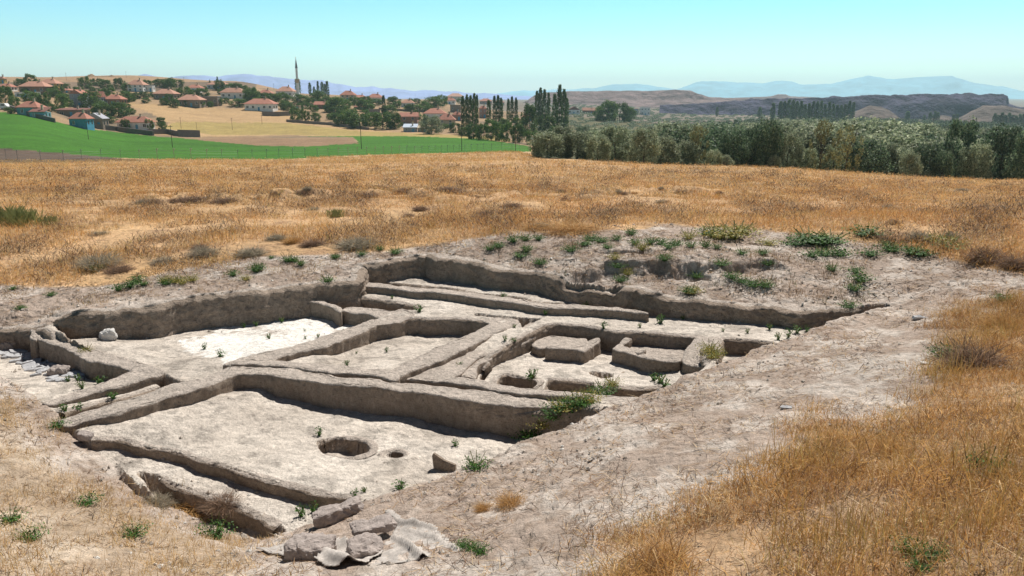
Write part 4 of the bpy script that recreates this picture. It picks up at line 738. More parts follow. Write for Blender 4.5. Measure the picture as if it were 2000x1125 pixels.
for it in [(195,520,110,52,SG[0],'big grey dry bush at the left edge of the field'),(235,532,70,34,SB[0],'brown dry bush just in front of the big grey one'),(398,500,72,44,SG[1],'round dark grey bush on the field above the left bank'),(490,498,80,34,SG[0],'olive-grey low bush right of the round dark one'),(700,482,110,40,SG[1],'wide grey-green bush on the field behind the corner of the trench'),(610,480,60,26,SB[1],'small brown bush left of the wide grey-green one'),(320,515,60,30,SG[0],'low pale bush between the big grey and the round dark bush'),(540,468,50,24,SG[1],'small pale bush in the field centre left'),
 (1798,470,70,44,SG[0],'tall grey dry bush on the right part of the field'),(1855,468,44,34,SG[1],'smaller grey dry bush beside the tall grey one'),(1925,510,90,60,SB[0],'big brown dry bush at the right edge of the field'),(1985,522,80,54,SB[1],'brown dry bush cut by the right picture border'),(1110,450,170,40,SO[0],'wide straw-coloured bush along the back of the bank'),(1040,448,70,30,SO[1],'low straw-coloured bush left of the wide one'),(950,425,60,34,SB[0],'dark bush in the middle of the field'),(985,425,50,30,SB[1],'second dark bush right of the middle of the field'),(1000,405,50,20,SB[0],'far dark bush behind the middle pair'),
 (370,393,90,20,SB[1],'dark brown bush on the far ditch, left part'),(440,395,70,18,SB[0],'dark brown bush on the far ditch, second'),(290,395,60,16,SB[1],'dark low bush at the left end of the far ditch'),(590,378,50,16,SB[0],'dark bush on the far rise left of centre'),(720,382,60,14,SB[1],'dark bush on the far rise near centre'),(790,376,60,16,SB[0],'dark bush on the far rise, right of centre'),(870,374,80,18,SB[1],'broad dark bush at the right end of the far rise'),
 (1000,985,80,44,SO[0],'round dry tuft on the bare bank in the foreground'),(945,995,50,30,SO[1],'small dry tuft left of the round one'),(1290,1110,190,100,SO[0],'big orange dry tuft at the lower edge'),(1740,890,110,90,SO[1],'leaning dry tuft beside the bare bank on the right'),(1900,720,150,110,SB[0],'dark brown bramble at the right border'),(1960,640,110,70,SO[1],'dry tuft at the right border below the field'),(1650,870,150,50,SO[0],'spreading dry tuft at the edge of the bare bank'),(370,1000,130,44,SO[1],'dry stalky tuft left of the blocks in the foreground'),(440,1000,90,40,SB[1],'brown stalky tuft next to the blocks'),(300,985,80,34,SG[0],'grey-green feathery tuft before the front strip')]:
    shrub(*it)
_rc = (.27, .28, .11)
_r = np.random.default_rng(91); _sp = sorted([(_r.uniform(10, 1990), _r.uniform(0, 1)) for _ in range(44)])
for i, (a, b_) in enumerate(_sp):
    py = 345+(np.interp(a, fbx, fby)-10-345)*(.15+.8*b_); sc0 = (py-270)/200
    shrub(a, py, _r.uniform(28, 62)*sc0, _r.uniform(18, 34)*sc0, (SG+SB+SO)[i % 6], f'{["grey", "pale grey", "brown", "dark brown", "straw-coloured", "orange"][i % 6]} dry shrub scattered in the dry field, {nth(i+1)} from the left', 'small dry shrubs scattered in the field')
reeds = nmesh('blades', *(lambda r: (np.concatenate([np.array([(x-.012, y, 0), (x+.012, y, 0), (x+dx+.008, y+dy, h*.7), (x+dx*1.8, y+dy*1.8, h)]) for x, y, dx, dy, h in [(*r.normal(0, .3, 2), *r.normal(0, .12, 2), r.uniform(.4, .8)) for _ in range(260)]]), np.arange(1040).reshape(-1, 4)))(np.random.default_rng(5)), M_BLADE, np.tile(_rc, (1040, 1)))
for i, (px, py, s) in enumerate([(15,440,.8),(45,440,.65),(95,440,.4),(655,425,.35),(190,530,.2)]):
    x, y, z = hit(px, py); r_ = empty('reed_clump', (x, y, z), 0, (s, s, s)); tag(r_, f'clump of green reeds in the dry field, {nth(i+1)} placed from the {"left" if i < 4 else "bank"}', 'reeds', 'reed clumps'); obj('blades', reeds, r_)

# ================================================================ village
_mc = {}
def cmat(c, kind='w'):
    k = (c, kind)
    if k not in _mc: _mc[k] = mat('plaster' if kind == 'w' else 'roof_tile' if kind == 'r' else 'paint', c, noise=[(.6, .85, 1.1, 4, ONE), (4, .9, 1.08, 3, (1, 1, 3) if kind == 'r' else ONE)], rough=.9)
    return _mc[k]
M_GLASS = mat('window_glass', (.03, .04, .05), rough=.2, spec=.5); M_WOOD = mat('timber', (.13, .09, .06))
WHI, CRE, BRN, STO, GRY, TUR, BLU, YEL, PNK = (.82, .80, .78), (.52, .43, .32), (.26, .17, .12), (.27, .22, .18), (.33, .35, .40), (.20, .40, .45), (.10, .33, .50), (.55, .36, .12), (.40, .24, .20)
RED, ORG, DRK, TIN = (.42, .19, .14), (.48, .26, .19), (.22, .11, .09), (.40, .40, .44)
FLR = {'w': 0}
def fhit(px, py, lo=95):
    return hit(px, py, lo, 3500)
def house(x0, x1, ytop, ybase, label, wc=WHI, rc=RED, roof='hip', st=1, rh=.42, turn=0., door=BLU, depth=.75):
    """picture box of the building -> world size at the distance where its foot stands"""
    cx = (x0+x1)/2; X, Y, Zb = fhit(cx, ybase); mpp = math.hypot(Y, CAMZ-Zb)/F; W_ = (x1-x0)*mpp; H = (ybase-ytop)*mpp
    if roof == 'flat': wh = H; rhh = 0
    else: rhh = min(H*rh, W_*.3); wh = H-rhh
    D_ = W_*depth; rt = empty('house' if roof != 'shed' else 'shed', (X, Y+D_*.5, Zb-.3), turn); tag(rt, label, 'house' if st > 0 else 'shed', 'houses of the village')
    w2, d2 = W_*.43, D_*.43; b = MB(); b.box(-w2, w2, -d2, d2, -1.5, wh+.3); wl = b.build('wall', cmat(wc), rt)
    z0 = wh+.3; e = .07*W_+.2
    if roof == 'flat':
        b = MB(); b.box(-w2-.15, w2+.15, -d2-.15, d2+.15, z0, z0+.22); b.build('roof', cmat(rc, 'r'), rt)
    else:
        b = MB(); X2, Y2 = w2+e*.5, d2+e*.5; ov = .18
        if roof == 'hip': ri = max(.05, X2-Y2*.85); top = [(-ri, 0, z0+rhh), (ri, 0, z0+rhh)]
        elif roof == 'gable': top = [(-X2, 0, z0+rhh), (X2, 0, z0+rhh)]
        elif roof == 'gablef': top = None
        else: top = 'shed'
        if top == 'shed':
            b.add([(-X2, -Y2, z0), (X2, -Y2, z0), (X2, Y2, z0+rhh), (-X2, Y2, z0+rhh), (-X2, -Y2, z0+.2), (X2, -Y2, z0+.2), (X2, Y2, z0+rhh+.2), (-X2, Y2, z0+rhh+.2)], [(0, 3, 2, 1), (4, 5, 6, 7), (0, 1, 5, 4), (1, 2, 6, 5), (2, 3, 7, 6), (3, 0, 4, 7)])
        elif top is None:
            b.add([(-X2, -Y2, z0), (X2, -Y2, z0), (X2, Y2, z0), (-X2, Y2, z0), (0, -Y2, z0+rhh), (0, Y2, z0+rhh)], [(0, 4, 5, 3), (1, 2, 5, 4), (0, 1, 4), (2, 3, 5), (0, 3, 2, 1)])
        else:
            b.add([(-X2, -Y2, z0), (X2, -Y2, z0), (X2, Y2, z0), (-X2, Y2, z0)]+top+[(-X2, -Y2, z0-ov), (X2, -Y2, z0-ov), (X2, Y2, z0-ov), (-X2, Y2, z0-ov)],
                  [(0, 1, 5, 4), (2, 3, 4, 5), (1, 2, 5), (3, 0, 4), (6, 7, 1, 0), (7, 8, 2, 1), (8, 9, 3, 2), (9, 6, 0, 3), (9, 8, 7, 6)])
        rf = b.build('roof', cmat(rc, 'r'), rt)
        b = MB(); cxh = w2*.35; b.box(cxh-.3, cxh+.3, -.3, .3, z0+rhh*.5, z0+rhh+1.0); b.box(cxh-.4, cxh+.4, -.4, .4, z0+rhh+1.0, z0+rhh+1.12); b.build('chimney', cmat(CRE), rf)
    # windows and a door on the front and right side
    nfl = max(1, st); fh = (wh)/nfl if nfl > 1 else min(wh, 3.2); nw = max(2, int(W_/3.4)); ws = min(1.15, W_*.1)
    for fl in range(nfl):
        zc = .3+(fl+.55)*((wh)/nfl); hh = min(.62, wh/nfl*.24)
        for i in range(nw):
            xc = -w2+(i+.5)*2*w2/nw
            if fl == 0 and i == nw//2:
                b = MB(); b.box(xc-.5, xc+.5, -d2-.08, -d2+.02, .3, .3+min(2.1, wh*.75)); dd = b.build('door', cmat(door, 'p'), rt)
                b = MB(); b.box(xc+.3, xc+.4, -d2-.12, -d2-.08, 1.2, 1.35); b.build('handle', M_WOOD, dd); continue
            b = MB(); b.box(xc-ws/2, xc+ws/2, -d2-.05, -d2+.02, zc-hh, zc+hh); wn = b.build('window', M_GLASS, rt)
            b = MB()
            for a_ in [(-ws/2-.08, -ws/2), (ws/2, ws/2+.08), (-.04, .04)]: b.box(xc+a_[0], xc+a_[1], -d2-.1, -d2-.0, zc-hh-.08, zc+hh+.08)
            b.box(xc-ws/2-.12, xc+ws/2+.12, -d2-.14, -d2-.0, zc-hh-.16, zc-hh-.08); b.build('frame', cmat(WHI, 'p'), wn)
        for i in range(2):
            yc = -d2+(i+.5)*d2
            for sgn in (1,) if X < 0 else (-1,):
                b = MB(); b.box(*sorted((sgn*(w2-.02), sgn*(w2+.05))), yc-ws/2, yc+ws/2, zc-hh, zc+hh); b.build('window', M_GLASS, rt)
    return rt
H = house
H(34,90,160,183,'broad red hip-roofed house at upper left with brown upper wall',BRN,ORG,st=1,depth=.6); H(72,111,155,176,'orange-yellow two-storey house behind the broad red-roofed one',YEL,ORG,st=2)
H(-6,23,164,178,'white house with red roof touching the left border',WHI,RED); H(-4,9,150,163,'small yellow house high at the left border',YEL,ORG)
H(26,72,181,191,'long low white building under the broad red-roofed house',WHI,TIN,'flat',depth=.4); H(112,137,173,181,'little pink-roofed house left of the tall grey gable',CRE,RED)
H(136,162,177,210,'tall grey three-storey house with its gable to the field',GRY,RED,'gablef',3,rh=.25,depth=1.2); H(162,200,180,204,'long red-roofed wing right of the tall grey house',GRY,RED,'gable',1,depth=.5)
H(200,238,186,206,'brown house with red roof and bright blue door',BRN,RED,'hip',door=BLU); H(247,281,157,179,'white two-storey house high on the slope left of the ridge trees',WHI,ORG,st=2)
H(281,299,168,179,'small white garage beside the white two-storey house',WHI,TIN,'flat'); H(297,341,175,196,'stone house with red roof on the bare slope',STO,ORG)
H(362,393,166,180,'pale house with red roof below the ridge, left of the white hilltop house',WHI,RED); H(402,441,159,175,'white hilltop house with orange hip roof under the pointed tree',WHI,ORG)
H(428,478,173,193,'long white house with orange roof and blue doors',WHI,ORG,depth=.5); H(343,392,186,209,'brown stone house with wide red roof above the stubble slope',STO,ORG)
H(392,427,190,207,'flat-roofed grey stone barn right of the brown stone house',STO,GRY,'flat'); H(474,536,194,217,'large white house with bright red hip roof above the stubble slope',WHI,RED,depth=.6)
H(30,76,199,226,'turquoise house with red roof at the edge of the green field',TUR,RED); H(56,89,212,231,'turquoise outbuilding with dark roof beside the turquoise house',TUR,DRK,'shed')
H(108,170,213,229,'long low shed with reddish flat roof by the green field',STO,DRK,'shed',0,rh=.2,depth=.35); H(133,172,221,249,'bright blue house with red roof at the green field',BLU,RED)
H(167,203,222,250,'open barn with grey tin gable roof right of the blue house',STO,TIN,'gablef',0,rh=.5); H(224,294,229,254,'long white farmhouse with red roof, nearest the green field',WHI,RED,'hip',depth=.45)
H(502,531,176,191,'white house with red roof left of the minaret poplars',WHI,RED); H(537,574,170,191,'white house with stepped red roof just left of the minaret',WHI,ORG)
H(567,586,207,214,'tiny low hut below the minaret trees',CRE,CRE,'flat'); H(612,643,199,213,'brown barn with red roof right of the orchard',BRN,RED,'gable')
H(663,694,178,197,'pink house with red roof, right of the poplar group',CRE,RED,st=2); H(686,716,186,197,'low brown house with red roof beside the pink one',PNK,RED)
H(715,748,184,201,'white house with dark windows on the centre crest',WHI,RED); H(782,809,195,210,'white house with pink roof in the centre of the village',WHI,ORG)
H(871,907,183,197,'pale two-storey house with hip roof on the right crest',CRE,ORG,st=2); H(866,890,191,204,'small white house in front of the pale two-storey one',WHI,RED)
H(779,817,221,246,'red brick two-storey house with yellow shutters',PNK,RED,'gable',2,rh=.3,door=YEL); H(824,872,213,235,'white-gabled house with red roof behind the willow',WHI,RED,'hip')
H(853,890,224,249,'beige two-storey house with red roof right of the willow',CRE,RED,'hip',2); H(786,815,244,258,'lean-to shed with bluish white roof in front of the brick house',GRY,(.5,.56,.66),'shed',0)
H(815,835,246,258,'small stone shed right of the lean-to',STO,CRE,'shed',0); H(878,901,206,220,'brown flat stone house behind the beige house',STO,CRE,'flat'); H(935,962,193,204,'red-roofed house on the crest right of the tall poplars',PNK,RED)
H(935,951,208,231,'tall reddish house between the tall poplars',PNK,RED,'hip',2); H(882,902,219,236,'pink house half hidden left of the tall poplars',PNK,RED); H(1137,1167,211,223,'brown farm building with red roof in front of the flat-topped hill',BRN,ORG,'gable',depth=.4)
H(1108,1134,209,223,'small white-gabled house left of the farm building',WHI,DRK,'gablef'); H(1225,1248,213,224,'pale block building right of the big round trees',GRY,RED,'flat'); H(1250,1271,211,225,'white two-storey block right of the pale one',WHI,GRY,'flat',2)
H(966,986,196,206,'pale house with red roof behind the middle poplars',CRE,RED); H(690,712,205,214,'low stone house hidden among the centre trees',STO,RED); H(1020,1042,222,236,'brown house between the poplar clusters',BRN,RED)
# stone yard walls
def ywall(pts, hgt, label, group='yard walls of the village'):
    P = [fhit(*p) for p in pts]; mb = MB(); o0 = P[0]
    for a, b in zip(P[:-1], P[1:]):
        A, B = Vector(a)-Vector(o0), Vector(b)-Vector(o0); n_ = Vector((-(B-A).y, (B-A).x, 0)).normalized()*.25
        mb.add([A-n_+Vector((0, 0, -1)), B-n_+Vector((0, 0, -1)), B+n_+Vector((0, 0, -1)), A+n_+Vector((0, 0, -1)), A-n_+Vector((0, 0, hgt)), B-n_+Vector((0, 0, hgt)), B+n_+Vector((0, 0, hgt)), A+n_+Vector((0, 0, hgt))], [(0, 3, 2, 1), (4, 5, 6, 7), (0, 1, 5, 4), (1, 2, 6, 5), (2, 3, 7, 6), (3, 0, 4, 7)])
    o = mb.build('stone_wall', cmat((.20, .17, .16))); o.location = o0; tag(o, label, 'wall', group)
ywall([(20,214),(60,228),(108,240)], 1.6, 'dark yard wall below the turquoise house'); ywall([(182,250),(230,256),(300,265)], 1.7, 'stone yard wall in front of the long white farmhouse')
ywall([(290,262),(330,262),(348,266)], 1.9, 'ruined wall right of the farmhouse'); ywall([(348,267),(391,268)], 2.6, 'grey block wall at the tip of the green field'); ywall([(512,226),(545,227),(567,226)], 2.2, 'grey block wall under the large white house')
ywall([(560,238),(640,244),(720,254)], 1.2, 'dry stone wall along the orchard'); ywall([(722,225),(742,224)], 3.2, 'white retaining wall in the middle of the village')
ywall([(740,214),(800,218),(860,220)], 1.2, 'long low terrace wall across the village centre'); ywall([(380,176),(400,179)], 2.0, 'ruined stone wall near the hilltop')
# minaret
X, Y, Zb = fhit(583, 196); mpp = Y/F; rt = empty('minaret', (X, Y, Zb)); tag(rt, 'slim white minaret with a balcony and dark pointed cap', 'minaret')
htop = (196-119)*mpp; zb_ = (196-160)*mpp; r0 = 2.7*mpp
b = MB(); b.lathe([(r0*1.5, 0), (r0*1.5, zb_*.3), (r0, zb_*.42), (r0*.95, zb_)]); b.build('shaft', cmat((.8, .8, .8)), rt)
b = MB(); b.lathe([(r0*.9, zb_-1.6), (r0*1.6, zb_-.2), (r0*1.7, zb_), (r0*1.7, zb_+1.0), (r0*1.5, zb_+1.0), (r0*1.5, zb_+.1)]); bal = b.build('balcony', cmat(CRE), rt)
b = MB(); b.lathe([(r0*.8, zb_), (r0*.75, htop*.76)]); b.build('upper_shaft', cmat((.8, .8, .82)), rt)
b = MB(); b.lathe([(r0*.95, htop*.76), (r0*.5, htop*.88), (.05, htop)]); cpz = b.build('cap', cmat((.22, .24, .27)), rt)
b = MB(); b.lathe([(.06, htop-.3), (.22, htop+.1), (.06, htop+.5)], 8); b.build('finial', cmat(YEL, 'p'), cpz)
# van
X, Y, Zb = fhit(8, 214); rt = empty('parked_van', (X, Y, Zb), R(-8)); tag(rt, 'white van parked at the left border above the green field', 'van')
b = MB(); pr = [(-2.6, .45), (-2.6, 2.1), (-2.4, 2.3), (1.2, 2.3), (1.9, 1.45), (2.5, 1.2), (2.6, .45)]; b.add([(x, s*.95, z) for s in (-1, 1) for x, z in pr], [tuple(range(7)), tuple(range(13, 6, -1))]+[(i, i+7, (i+1) % 7+7, (i+1) % 7) for i in range(7)]); b.build('body', mat('van_paint', (.7, .7, .7), rough=.4), rt)
for x in (-1.6, 1.7):
    for s in (-1, 1):
        b = MB(); b.lathe([(.34, -.1), (.34, .1)], 14); w_ = b.build('wheel', M_GLASS, rt); w_.rotation_euler = (R(90), 0, 0); w_.location = (x, s*.92, .34)
b = MB(); b.box(-2.2, -.4, -.97, -.95, 1.4, 2.0); b.box(-.2, 1.2, -.97, -.95, 1.4, 2.0); b.build('window', M_GLASS, rt)
# utility poles
pm_ = MB(); pm_.tube([(0, 0, -.5), (0, 0, 1)], [.016, .011], 8); pmm = pm_.mesh('pole', mat('weathered_wood', (.12, .09, .07)))
cr = MB(); cr.box(-.09, .09, -.01, .01, .93, .95); crm = cr.mesh('crossarm', _mc.setdefault('x', M_WOOD))
pl = [(173,272,34),(337,288,42),(354,252,22),(385,258,18),(454,254,22),(512,243,22),(706,291,46),(902,295,50),(1007,298,42),(30,172,14),(204,186,14),(247,152,12),(360,166,14),(130,157,14),(535,176,12),(811,190,10),(749,186,9),(858,190,8),(866,186,8)]
for i, (px, py, hp) in enumerate(sorted(pl)):
    X, Y, Zb = fhit(px, py); h = hp*math.hypot(Y, CAMZ-Zb)/F; r_ = empty('utility_pole', (X, Y, Zb), R(20), (h, h, h))
    tag(r_, f'thin wooden utility pole, {nth(i+1)} from the left', 'pole', 'utility poles'); obj('post', pmm, r_); obj('crossarm', crm, r_)
# fence along the green field
FP = [(12,309),(35,314),(80,315),(125,316),(160,313),(198,310),(236,310),(273,311),(308,313),(341,313),(374,313),(405,312),(434,311),(465,310),(493,310),(521,309),(545,309),(572,308),(596,307),(620,307),(641,306),(661,306),(680,305),(698,304),(716,303),(733,303),(749,302),(765,302),(780,301),(795,300),(810,300),(824,299),(838,299),(850,298),(862,298),(874,297),(886,297),(897,296),(908,296),(920,295),(932,295),(944,294),(960,294),(980,293),(1000,292),(1015,291)]
f0 = fhit(*FP[0]); rt = empty('wire_fence', f0); tag(rt, 'wire fence on angled posts between the dry grass and the green field', 'fence')
b = MB(); b.tube([(0, 0, -.3), (0, 0, 1.5), (.18, -.05, 1.8)], .05, 5); b.box(-.12, .26, -.05, .02, 1.72, 1.8); fpm = b.mesh('fence_post', cmat((.40, .38, .34), 'p')); tops = []
for px, py in FP:
    X, Y, Zb = fhit(px, py); o = obj('fence_post', fpm, rt, (X-f0[0], Y-f0[1], Zb-f0[2])); s = 1 if px < 800 else .9; o.scale = (s, s, s); tops.append((X-f0[0], Y-f0[1], Zb-f0[2]))
b = MB()
for zz in (.5, 1.0, 1.45): b.tube([(x, y, z+zz) for x, y, z in tops], .012, 4)
b.build('wire', cmat((.3, .3, .3), 'p'), rt)

# ================================================================ trees
def tree_mesh(seed, n, clumps, prof, top, leaf, pal, wt, jit=1., leafr=.22):
    V, q, c = leafcloud(n, crown_shape(clumps, prof, jit, seed, top, leafr), leaf, pal, wt, seed+1); return nmesh('crown', V, q, M_LEAFV, c)
def trunk_mesh(seed, h=.6, r_=.03, br=4, lean=0):
    r = np.random.default_rng(seed); b = MB(); b.tube([(0, 0, -.05), (lean*.3, 0, h*.4), (lean, .02, h)], [r_, r_*.7, r_*.3], 6)
    for k in range(br):
        a = r.uniform(0, 6.28); z = h*r.uniform(.3, .8); b.tube([(lean*z/h, 0, z), (lean*z/h+.16*math.cos(a), .16*math.sin(a), z+.14), (lean*z/h+.3*math.cos(a), .3*math.sin(a), z+.34)], [r_*.5, r_*.3, r_*.12], 5)
    return b.mesh('trunk', M_BARK)
rnd = lambda z: .5*np.sqrt(np.clip(1-((z-.5)/.56)**2, 0, 1)); pop = lambda z: .42*np.sin(np.pi*np.clip(.12+z*.85, 0, 1))**.55; con = lambda z: .5*(1-z)+.04
DG = [(.065, .13, .025), (.11, .19, .035), (.035, .07, .02), (.16, .24, .045)]; OL = [(.25, .29, .17), (.35, .39, .24), (.12, .145, .085), (.44, .46, .30)]; DO = [(.09, .15, .075), (.16, .22, .12), (.055, .085, .05), (.23, .28, .17)]
T_DG = [(tree_mesh(400+i, 5000, 44, rnd, .95, .024, DG, [3, 3, 2, 1], leafr=.16), trunk_mesh(420+i)) for i in range(3)]
T_OL = [(tree_mesh(430+i, 8500, 60, rnd, .9, .020, OL, [3, 3, 2, 2], leafr=.15), trunk_mesh(440+i)) for i in range(4)]
T_DO = [(tree_mesh(450+i, 6500, 56, rnd, .92, .022, DO, [3, 3, 2, 1.5], leafr=.17), trunk_mesh(460+i)) for i in range(3)]
T_SP = [(tree_mesh(470+i, 2300, 34, rnd, 1.0, .018, [(.27, .25, .10), (.2, .2, .09), (.33, .30, .13)], [3, 2, 2], leafr=.11), trunk_mesh(475+i, .8, .03, 9, .08)) for i in range(2)]
T_PO = [(tree_mesh(480+i, 9500, 230, pop, 5.9, .042, [(.07, .14, .035), (.13, .21, .05), (.04, .08, .025)], [3, 3, 2], leafr=.17), trunk_mesh(490+i, 4.5, .05, 0)) for i in range(3)]
T_CO = [(tree_mesh(500, 2200, 50, con, .98, .03, DG, [3, 1, 3, 0.2], leafr=.09), trunk_mesh(501, .8, .03, 0))]
lf = {}
def tree(name, px, py, wpx, hpx, kinds, label, cat, group, at=None, sink=.0):
    X, Y, Zb = at or fhit(px, py); k = math.hypot(Y, CAMZ-Zb)/F; ww, hh = wpx*k, hpx*k
    r_ = empty(name, (X, Y, Zb-sink), rng.uniform(0, 6.28), (ww*1.02, ww*1.02, hh)); tag(r_, label, cat, group)
    if kinds is T_PO: r_.scale = (ww*1.02, ww*1.02, hh/6)
    c, t = kinds[int(rng.integers(len(kinds)))]; obj('crown', c, r_); obj('trunk', t, r_); return r_
VT = [(12,204,28,32),(60,163,20,17),(40,169,18,14),(62,200,34,20),(86,214,24,28),(105,190,26,16),(123,214,24,28),(120,176,30,13),(178,216,40,34),(200,226,40,24),(232,228,40,26),(254,178,28,14),(312,170,28,14),(345,170,32,14),(360,192,34,20),(332,205,16,20),(395,190,24,16),(257,198,16,12),(452,176,24,12),(476,180,22,12),(490,198,32,22),(468,208,34,14),(214,240,28,12),(246,254,18,20),(292,254,16,20),(315,244,18,14),(318,254,16,14),(365,208,14,12),(152,178,16,8),(178,178,14,8),
 (492,200,30,26),(528,202,22,18),(551,206,34,22),(588,204,36,18),(624,203,28,24),(576,236,20,24),(590,234,14,20),(600,236,12,18),(617,237,20,16),(662,218,44,26),(655,238,24,16),(684,246,38,30),(710,218,26,22),(703,250,44,26),(748,252,44,30),(772,252,28,30),(735,206,24,12),(768,208,28,18),(815,203,14,10),(848,210,40,20),(810,217,36,12),(890,259,24,18),(899,203,14,10),(722,246,30,24),(668,246,26,18),(795,238,14,14),(760,222,30,16),(640,206,30,16),(570,190,14,14),
 (925,272,26,28),(945,274,26,30),(968,275,26,34),(990,277,26,36),(1010,279,28,34),(1034,266,30,58),(1014,260,26,30),(908,266,24,18),(958,258,26,24),(985,256,24,22),(1188,238,40,38),(1210,238,34,34),(1228,238,28,26),(1172,236,24,26),(1065,262,36,34),(1040,284,30,28),(1085,270,30,22)]
_r = np.random.default_rng(77)
for _ in range(400):
    a = _r.uniform(0, 880); lo = np.interp(a, [0, 200, 420, 480, 640, 760, 900], [222, 236, 210, 206, 238, 248, 256]); hi = np.interp(a, [0, 150, 330, 480, 600, 900], [165, 166, 172, 178, 196, 206]); b_ = _r.uniform(hi, lo)
    if pip([(225,200),(340,212),(470,214),(560,232),(560,224),(660,250),(400,262),(300,232)], np.array([a]), np.array([b_]))[0] or len(VT) > 200: continue
    if any(abs(t[0]-a) < 7 and abs(t[1]-b_) < 7 for t in VT): continue
    w_ = _r.uniform(9, 24); VT.append((a, b_, w_, w_*_r.uniform(.55, .9)))
for i, t in enumerate(sorted(VT)): tree('tree', *t, T_DG, f'dark green leafy tree of the village, {nth(i+1)} from the left', 'tree', 'leafy trees among the houses')
tree('willow_tree', 843, 262, 40, 35, T_OL, 'grey-green willow on a leaning trunk beside the beige house', 'tree', 'leafy trees among the houses')
for t, l in [((425,163,7,13), 'small pointed conifer behind the white hilltop house'), ((806,223,11,20), 'small conical tree in the village centre'), ((410,163,5,7), 'tiny conifer on the ridge by the hilltop house')]: tree('conifer_tree', *t, T_CO, l, 'tree', 'conifers in the village')
PV = [(583,190,12,36),(606,188,7,25),(614,188,6,18),(622,188,6,28),(630,188,7,27),(635,188,6,23),(640,192,8,32),(750,222,9,34)]
PC = [(905,262,10,72),(913,263,10,76),(920,264,10,74),(927,263,10,78),(932,262,8,74),(955,243,10,46),(966,246,9,56),(973,247,9,58),(979,247,9,54),(993,243,8,48),(1000,243,8,52),(1008,243,8,50),(1048,246,9,66),(1055,248,11,74),(1063,248,10,70),(1071,246,9,62),(1083,258,12,72),(1092,260,13,90),(1101,258,12,80),(1107,250,9,56)]
PR_ = [(1384,223,5,11),(1395,224,5,12),(1400,228,7,18),(1483,232,9,22),(1508,236,10,34),(1771,238,11,20),(1804,238,6,13),(1815,242,8,22),(1824,242,8,24),(1830,242,8,22),(1861,240,7,16),(1868,240,7,17),(1902,238,12,15),(1778,281,12,26)]+[(1522+8*i, 238, 10, 42+rng.uniform(-3, 3)) for i in range(5)]+[(1562+7.8*i, 242, 9, 40+rng.uniform(-7, 4)) for i in range(14)]+[(1940+7*i, 249, 9, 26+rng.uniform(-4, 3)) for i in range(9)]
for lst, wh in ((PV, 'by the minaret and village centre'), (PC, 'in the tall clusters right of the village'), (PR_, 'in the valley on the right')):
    for i, t in enumerate(sorted(lst)): tree('poplar_tree', *t, T_PO, f'slim dark poplar {wh}, {nth(i+1)} from the left', 'tree', 'poplars')
# front row of the right wood
def wood_pt(px, Y):
    X = (px-1000)*cp/F*Y; return (X, Y, float(hs(X, Y)))
FRO = [(1070,306,66,50,'o'),(1130,306,62,50,'o'),(1170,312,46,48,'o'),(1232,312,78,34,'o'),(1295,313,62,48,'o'),(1350,315,54,40,'o'),(1368,312,46,62,'s'),(1402,325,30,32,'o'),(1424,330,34,28,'o'),(1472,331,64,36,'o'),(1440,322,60,68,'d'),(1490,322,60,76,'d'),(1205,302,62,58,'o'),(1262,300,58,52,'o'),(1505,326,56,90,'d'),(1523,328,26,26,'o'),(1548,327,54,68,'o'),(1615,329,46,90,'s'),(1588,329,40,42,'o'),(1665,334,52,86,'s'),(1710,340,80,66,'d'),(1775,342,62,52,'o'),(1832,343,62,62,'d'),(1888,350,62,116,'d'),(1925,352,54,74,'o'),(1975,356,68,108,'d'),(1825,347,50,16,'o'),(1640,330,40,50,'o'),(1740,338,50,60,'o'),(2030,358,70,100,'d'),(2080,360,70,80,'o'),(1056,300,30,34,'o'),(1100,300,50,56,'o'),(1860,346,36,50,'d'),(1795,340,40,44,'o')]
dk = {'o': 'grey-green oleaster', 'd': 'dark green tree'}
ds = {'o': 'grey-green bushy oleaster', 'd': 'dark green dense tree', 's': 'thin-leaved yellowish tree with visible trunk'}; kk = {'o': T_OL, 'd': T_DO, 's': T_SP}
for i, (px, py, ww, hh, k_) in enumerate(sorted(FRO)):
    Y = 98+rng.uniform(0, 10); X, Y, zb = wood_pt(px, Y); zseen = z_from_y(Y, py); topz = z_from_y(Y, py-hh); k = Y/F
    r_ = empty('oleaster_tree' if k_ == 'o' else 'wood_tree', (X, Y, zb), rng.uniform(0, 6.28), (ww*k*1.05, ww*k*1.05, max(1.5, topz-zb))); tag(r_, f'{ds[k_]}, {nth(i+1)} in the front row of the right wood', 'tree', 'trees in the front row of the right wood')
    c, t = kk[k_][int(rng.integers(len(kk[k_])))]; obj('crown', c, r_); obj('trunk', t, r_)
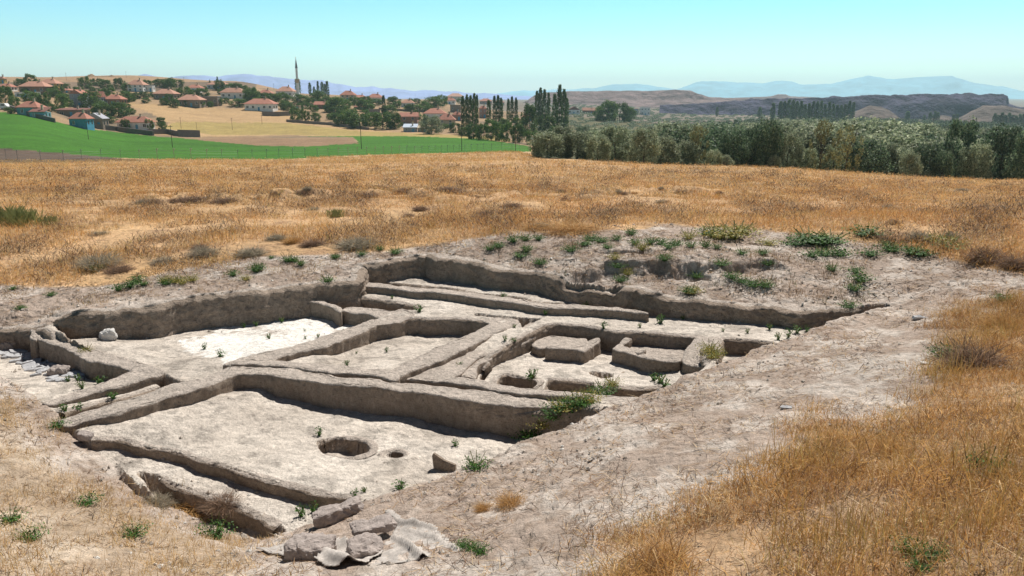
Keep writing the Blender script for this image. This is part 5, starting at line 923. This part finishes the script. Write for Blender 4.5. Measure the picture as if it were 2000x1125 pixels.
# trees behind
wb = lambda a: np.interp(a, [1000, 1120, 1200, 1290, 1400, 1500, 1700, 2000], [258, 244, 247, 239, 239, 233, 229, 241])
bk = []
for (y0, y1, nn, hh) in ((116, 135, 38, 8.2), (135, 165, 40, 9.5), (165, 220, 44, 10.5), (220, 300, 50, 10), (300, 430, 56, 9)):
    for i in range(nn):
        px = 1050+(i+rng.uniform(-.4, .4))*1020/nn; Y = rng.uniform(y0, y1); bk.append((px, Y, hh*rng.uniform(.55, 1.3)))
for i, (px, Y, h) in enumerate(sorted(bk)):
    X, Y, zb = wood_pt(px, Y)
    if (px < 1130 and Y > 260) or proj(X, Y, zb+h-.4)[1] < wb(px)-(4 if Y < 200 else 0): continue
    wv = h*rng.uniform(.95, 1.4); k_ = 'o' if rng.random() < .68 else 'd'; r_ = empty('oleaster_tree' if k_ == 'o' else 'wood_tree', (X, Y, zb-.4), rng.uniform(0, 6.28), (wv, wv, h))
    tag(r_, f'{dk[k_]} behind the front row of the right wood, {nth(i+1)} from left', 'tree', 'trees in the right wood behind the front row'); c, t = kk[k_][int(rng.integers(len(kk[k_])))]; obj('crown', c, r_); obj('trunk', t, r_)
# far woodland that reads as one mass
n = 1500; Yv = rng.uniform(430, 900, n); uv = rng.uniform(.06, .75, n); Xv = uv*Yv; zv = hs(Xv, Yv)
V0, q0, c0 = leafcloud(260, crown_shape(14, rnd, 1, 600, .9, .2), .07, DO, [3, 3, 2, 2], 601); s = rng.uniform(5, 9, n); _a, _b = proj(Xv, Yv, zv+s*.8); ok = _b > wb(_a); Xv, Yv, zv, s = Xv[ok], Yv[ok], zv[ok], s[ok]; n = len(s)
V = (V0[None]*s[:, None, None]*np.array([1.15, 1.15, .85]))+np.stack([Xv, Yv, zv], -1)[:, None]; q = q0[None]+(np.arange(n)*len(V0))[:, None, None]; c = np.tile(c0[None]*.7, (n, 1, 1))*rng.uniform(.7, 1.3, (n, 1, 1))
tag(obj('distant_woodland', nmesh('distant_woodland', V.reshape(-1, 3), q.reshape(-1, 4), M_LEAF, c.reshape(-1, 3))), kind='stuff')
# scrub on the far plain
n = 2400; Yv = np.exp(rng.uniform(math.log(320), math.log(1600), n)); uv = rng.uniform(.02, .6, n); Xv = uv*Yv; zv = hs(Xv, Yv); s = rng.uniform(2, 5, n)*np.clip(Yv/800, .4, 1)
V0, q0, c0 = leafcloud(40, crown_shape(5, rnd, 1, 610, .9, .3), .16, DO, [3, 3, 2, 2], 611)
V = (V0[None]*s[:, None, None]*np.array([1.6, 1.6, .7]))+np.stack([Xv, Yv, zv], -1)[:, None]; q = q0[None]+(np.arange(n)*len(V0))[:, None, None]
tag(obj('distant_scrub', nmesh('distant_scrub', V.reshape(-1, 3), q.reshape(-1, 4), M_LEAF, np.tile(c0, (n, 1)))), kind='stuff')

# ================================================================ haze
HZ = 1
if HZ:
    b = MB(); b.box(-11000, 11000, -60, 12600, -260, 300); mh = bpy.data.materials.new('haze'); mh.use_nodes = True; t = mh.node_tree
    t.nodes.remove(t.nodes['Principled BSDF']); pv = t.nodes.new('ShaderNodeVolumePrincipled'); pv.inputs['Density'].default_value = .00012; pv.inputs['Color'].default_value = (.64, .90, 1, 1); pv.inputs['Anisotropy'].default_value = .2
    t.links.new(pv.outputs[0], t.nodes['Material Output'].inputs['Volume']); o = b.build('haze', mh); tag(o, kind='stuff')
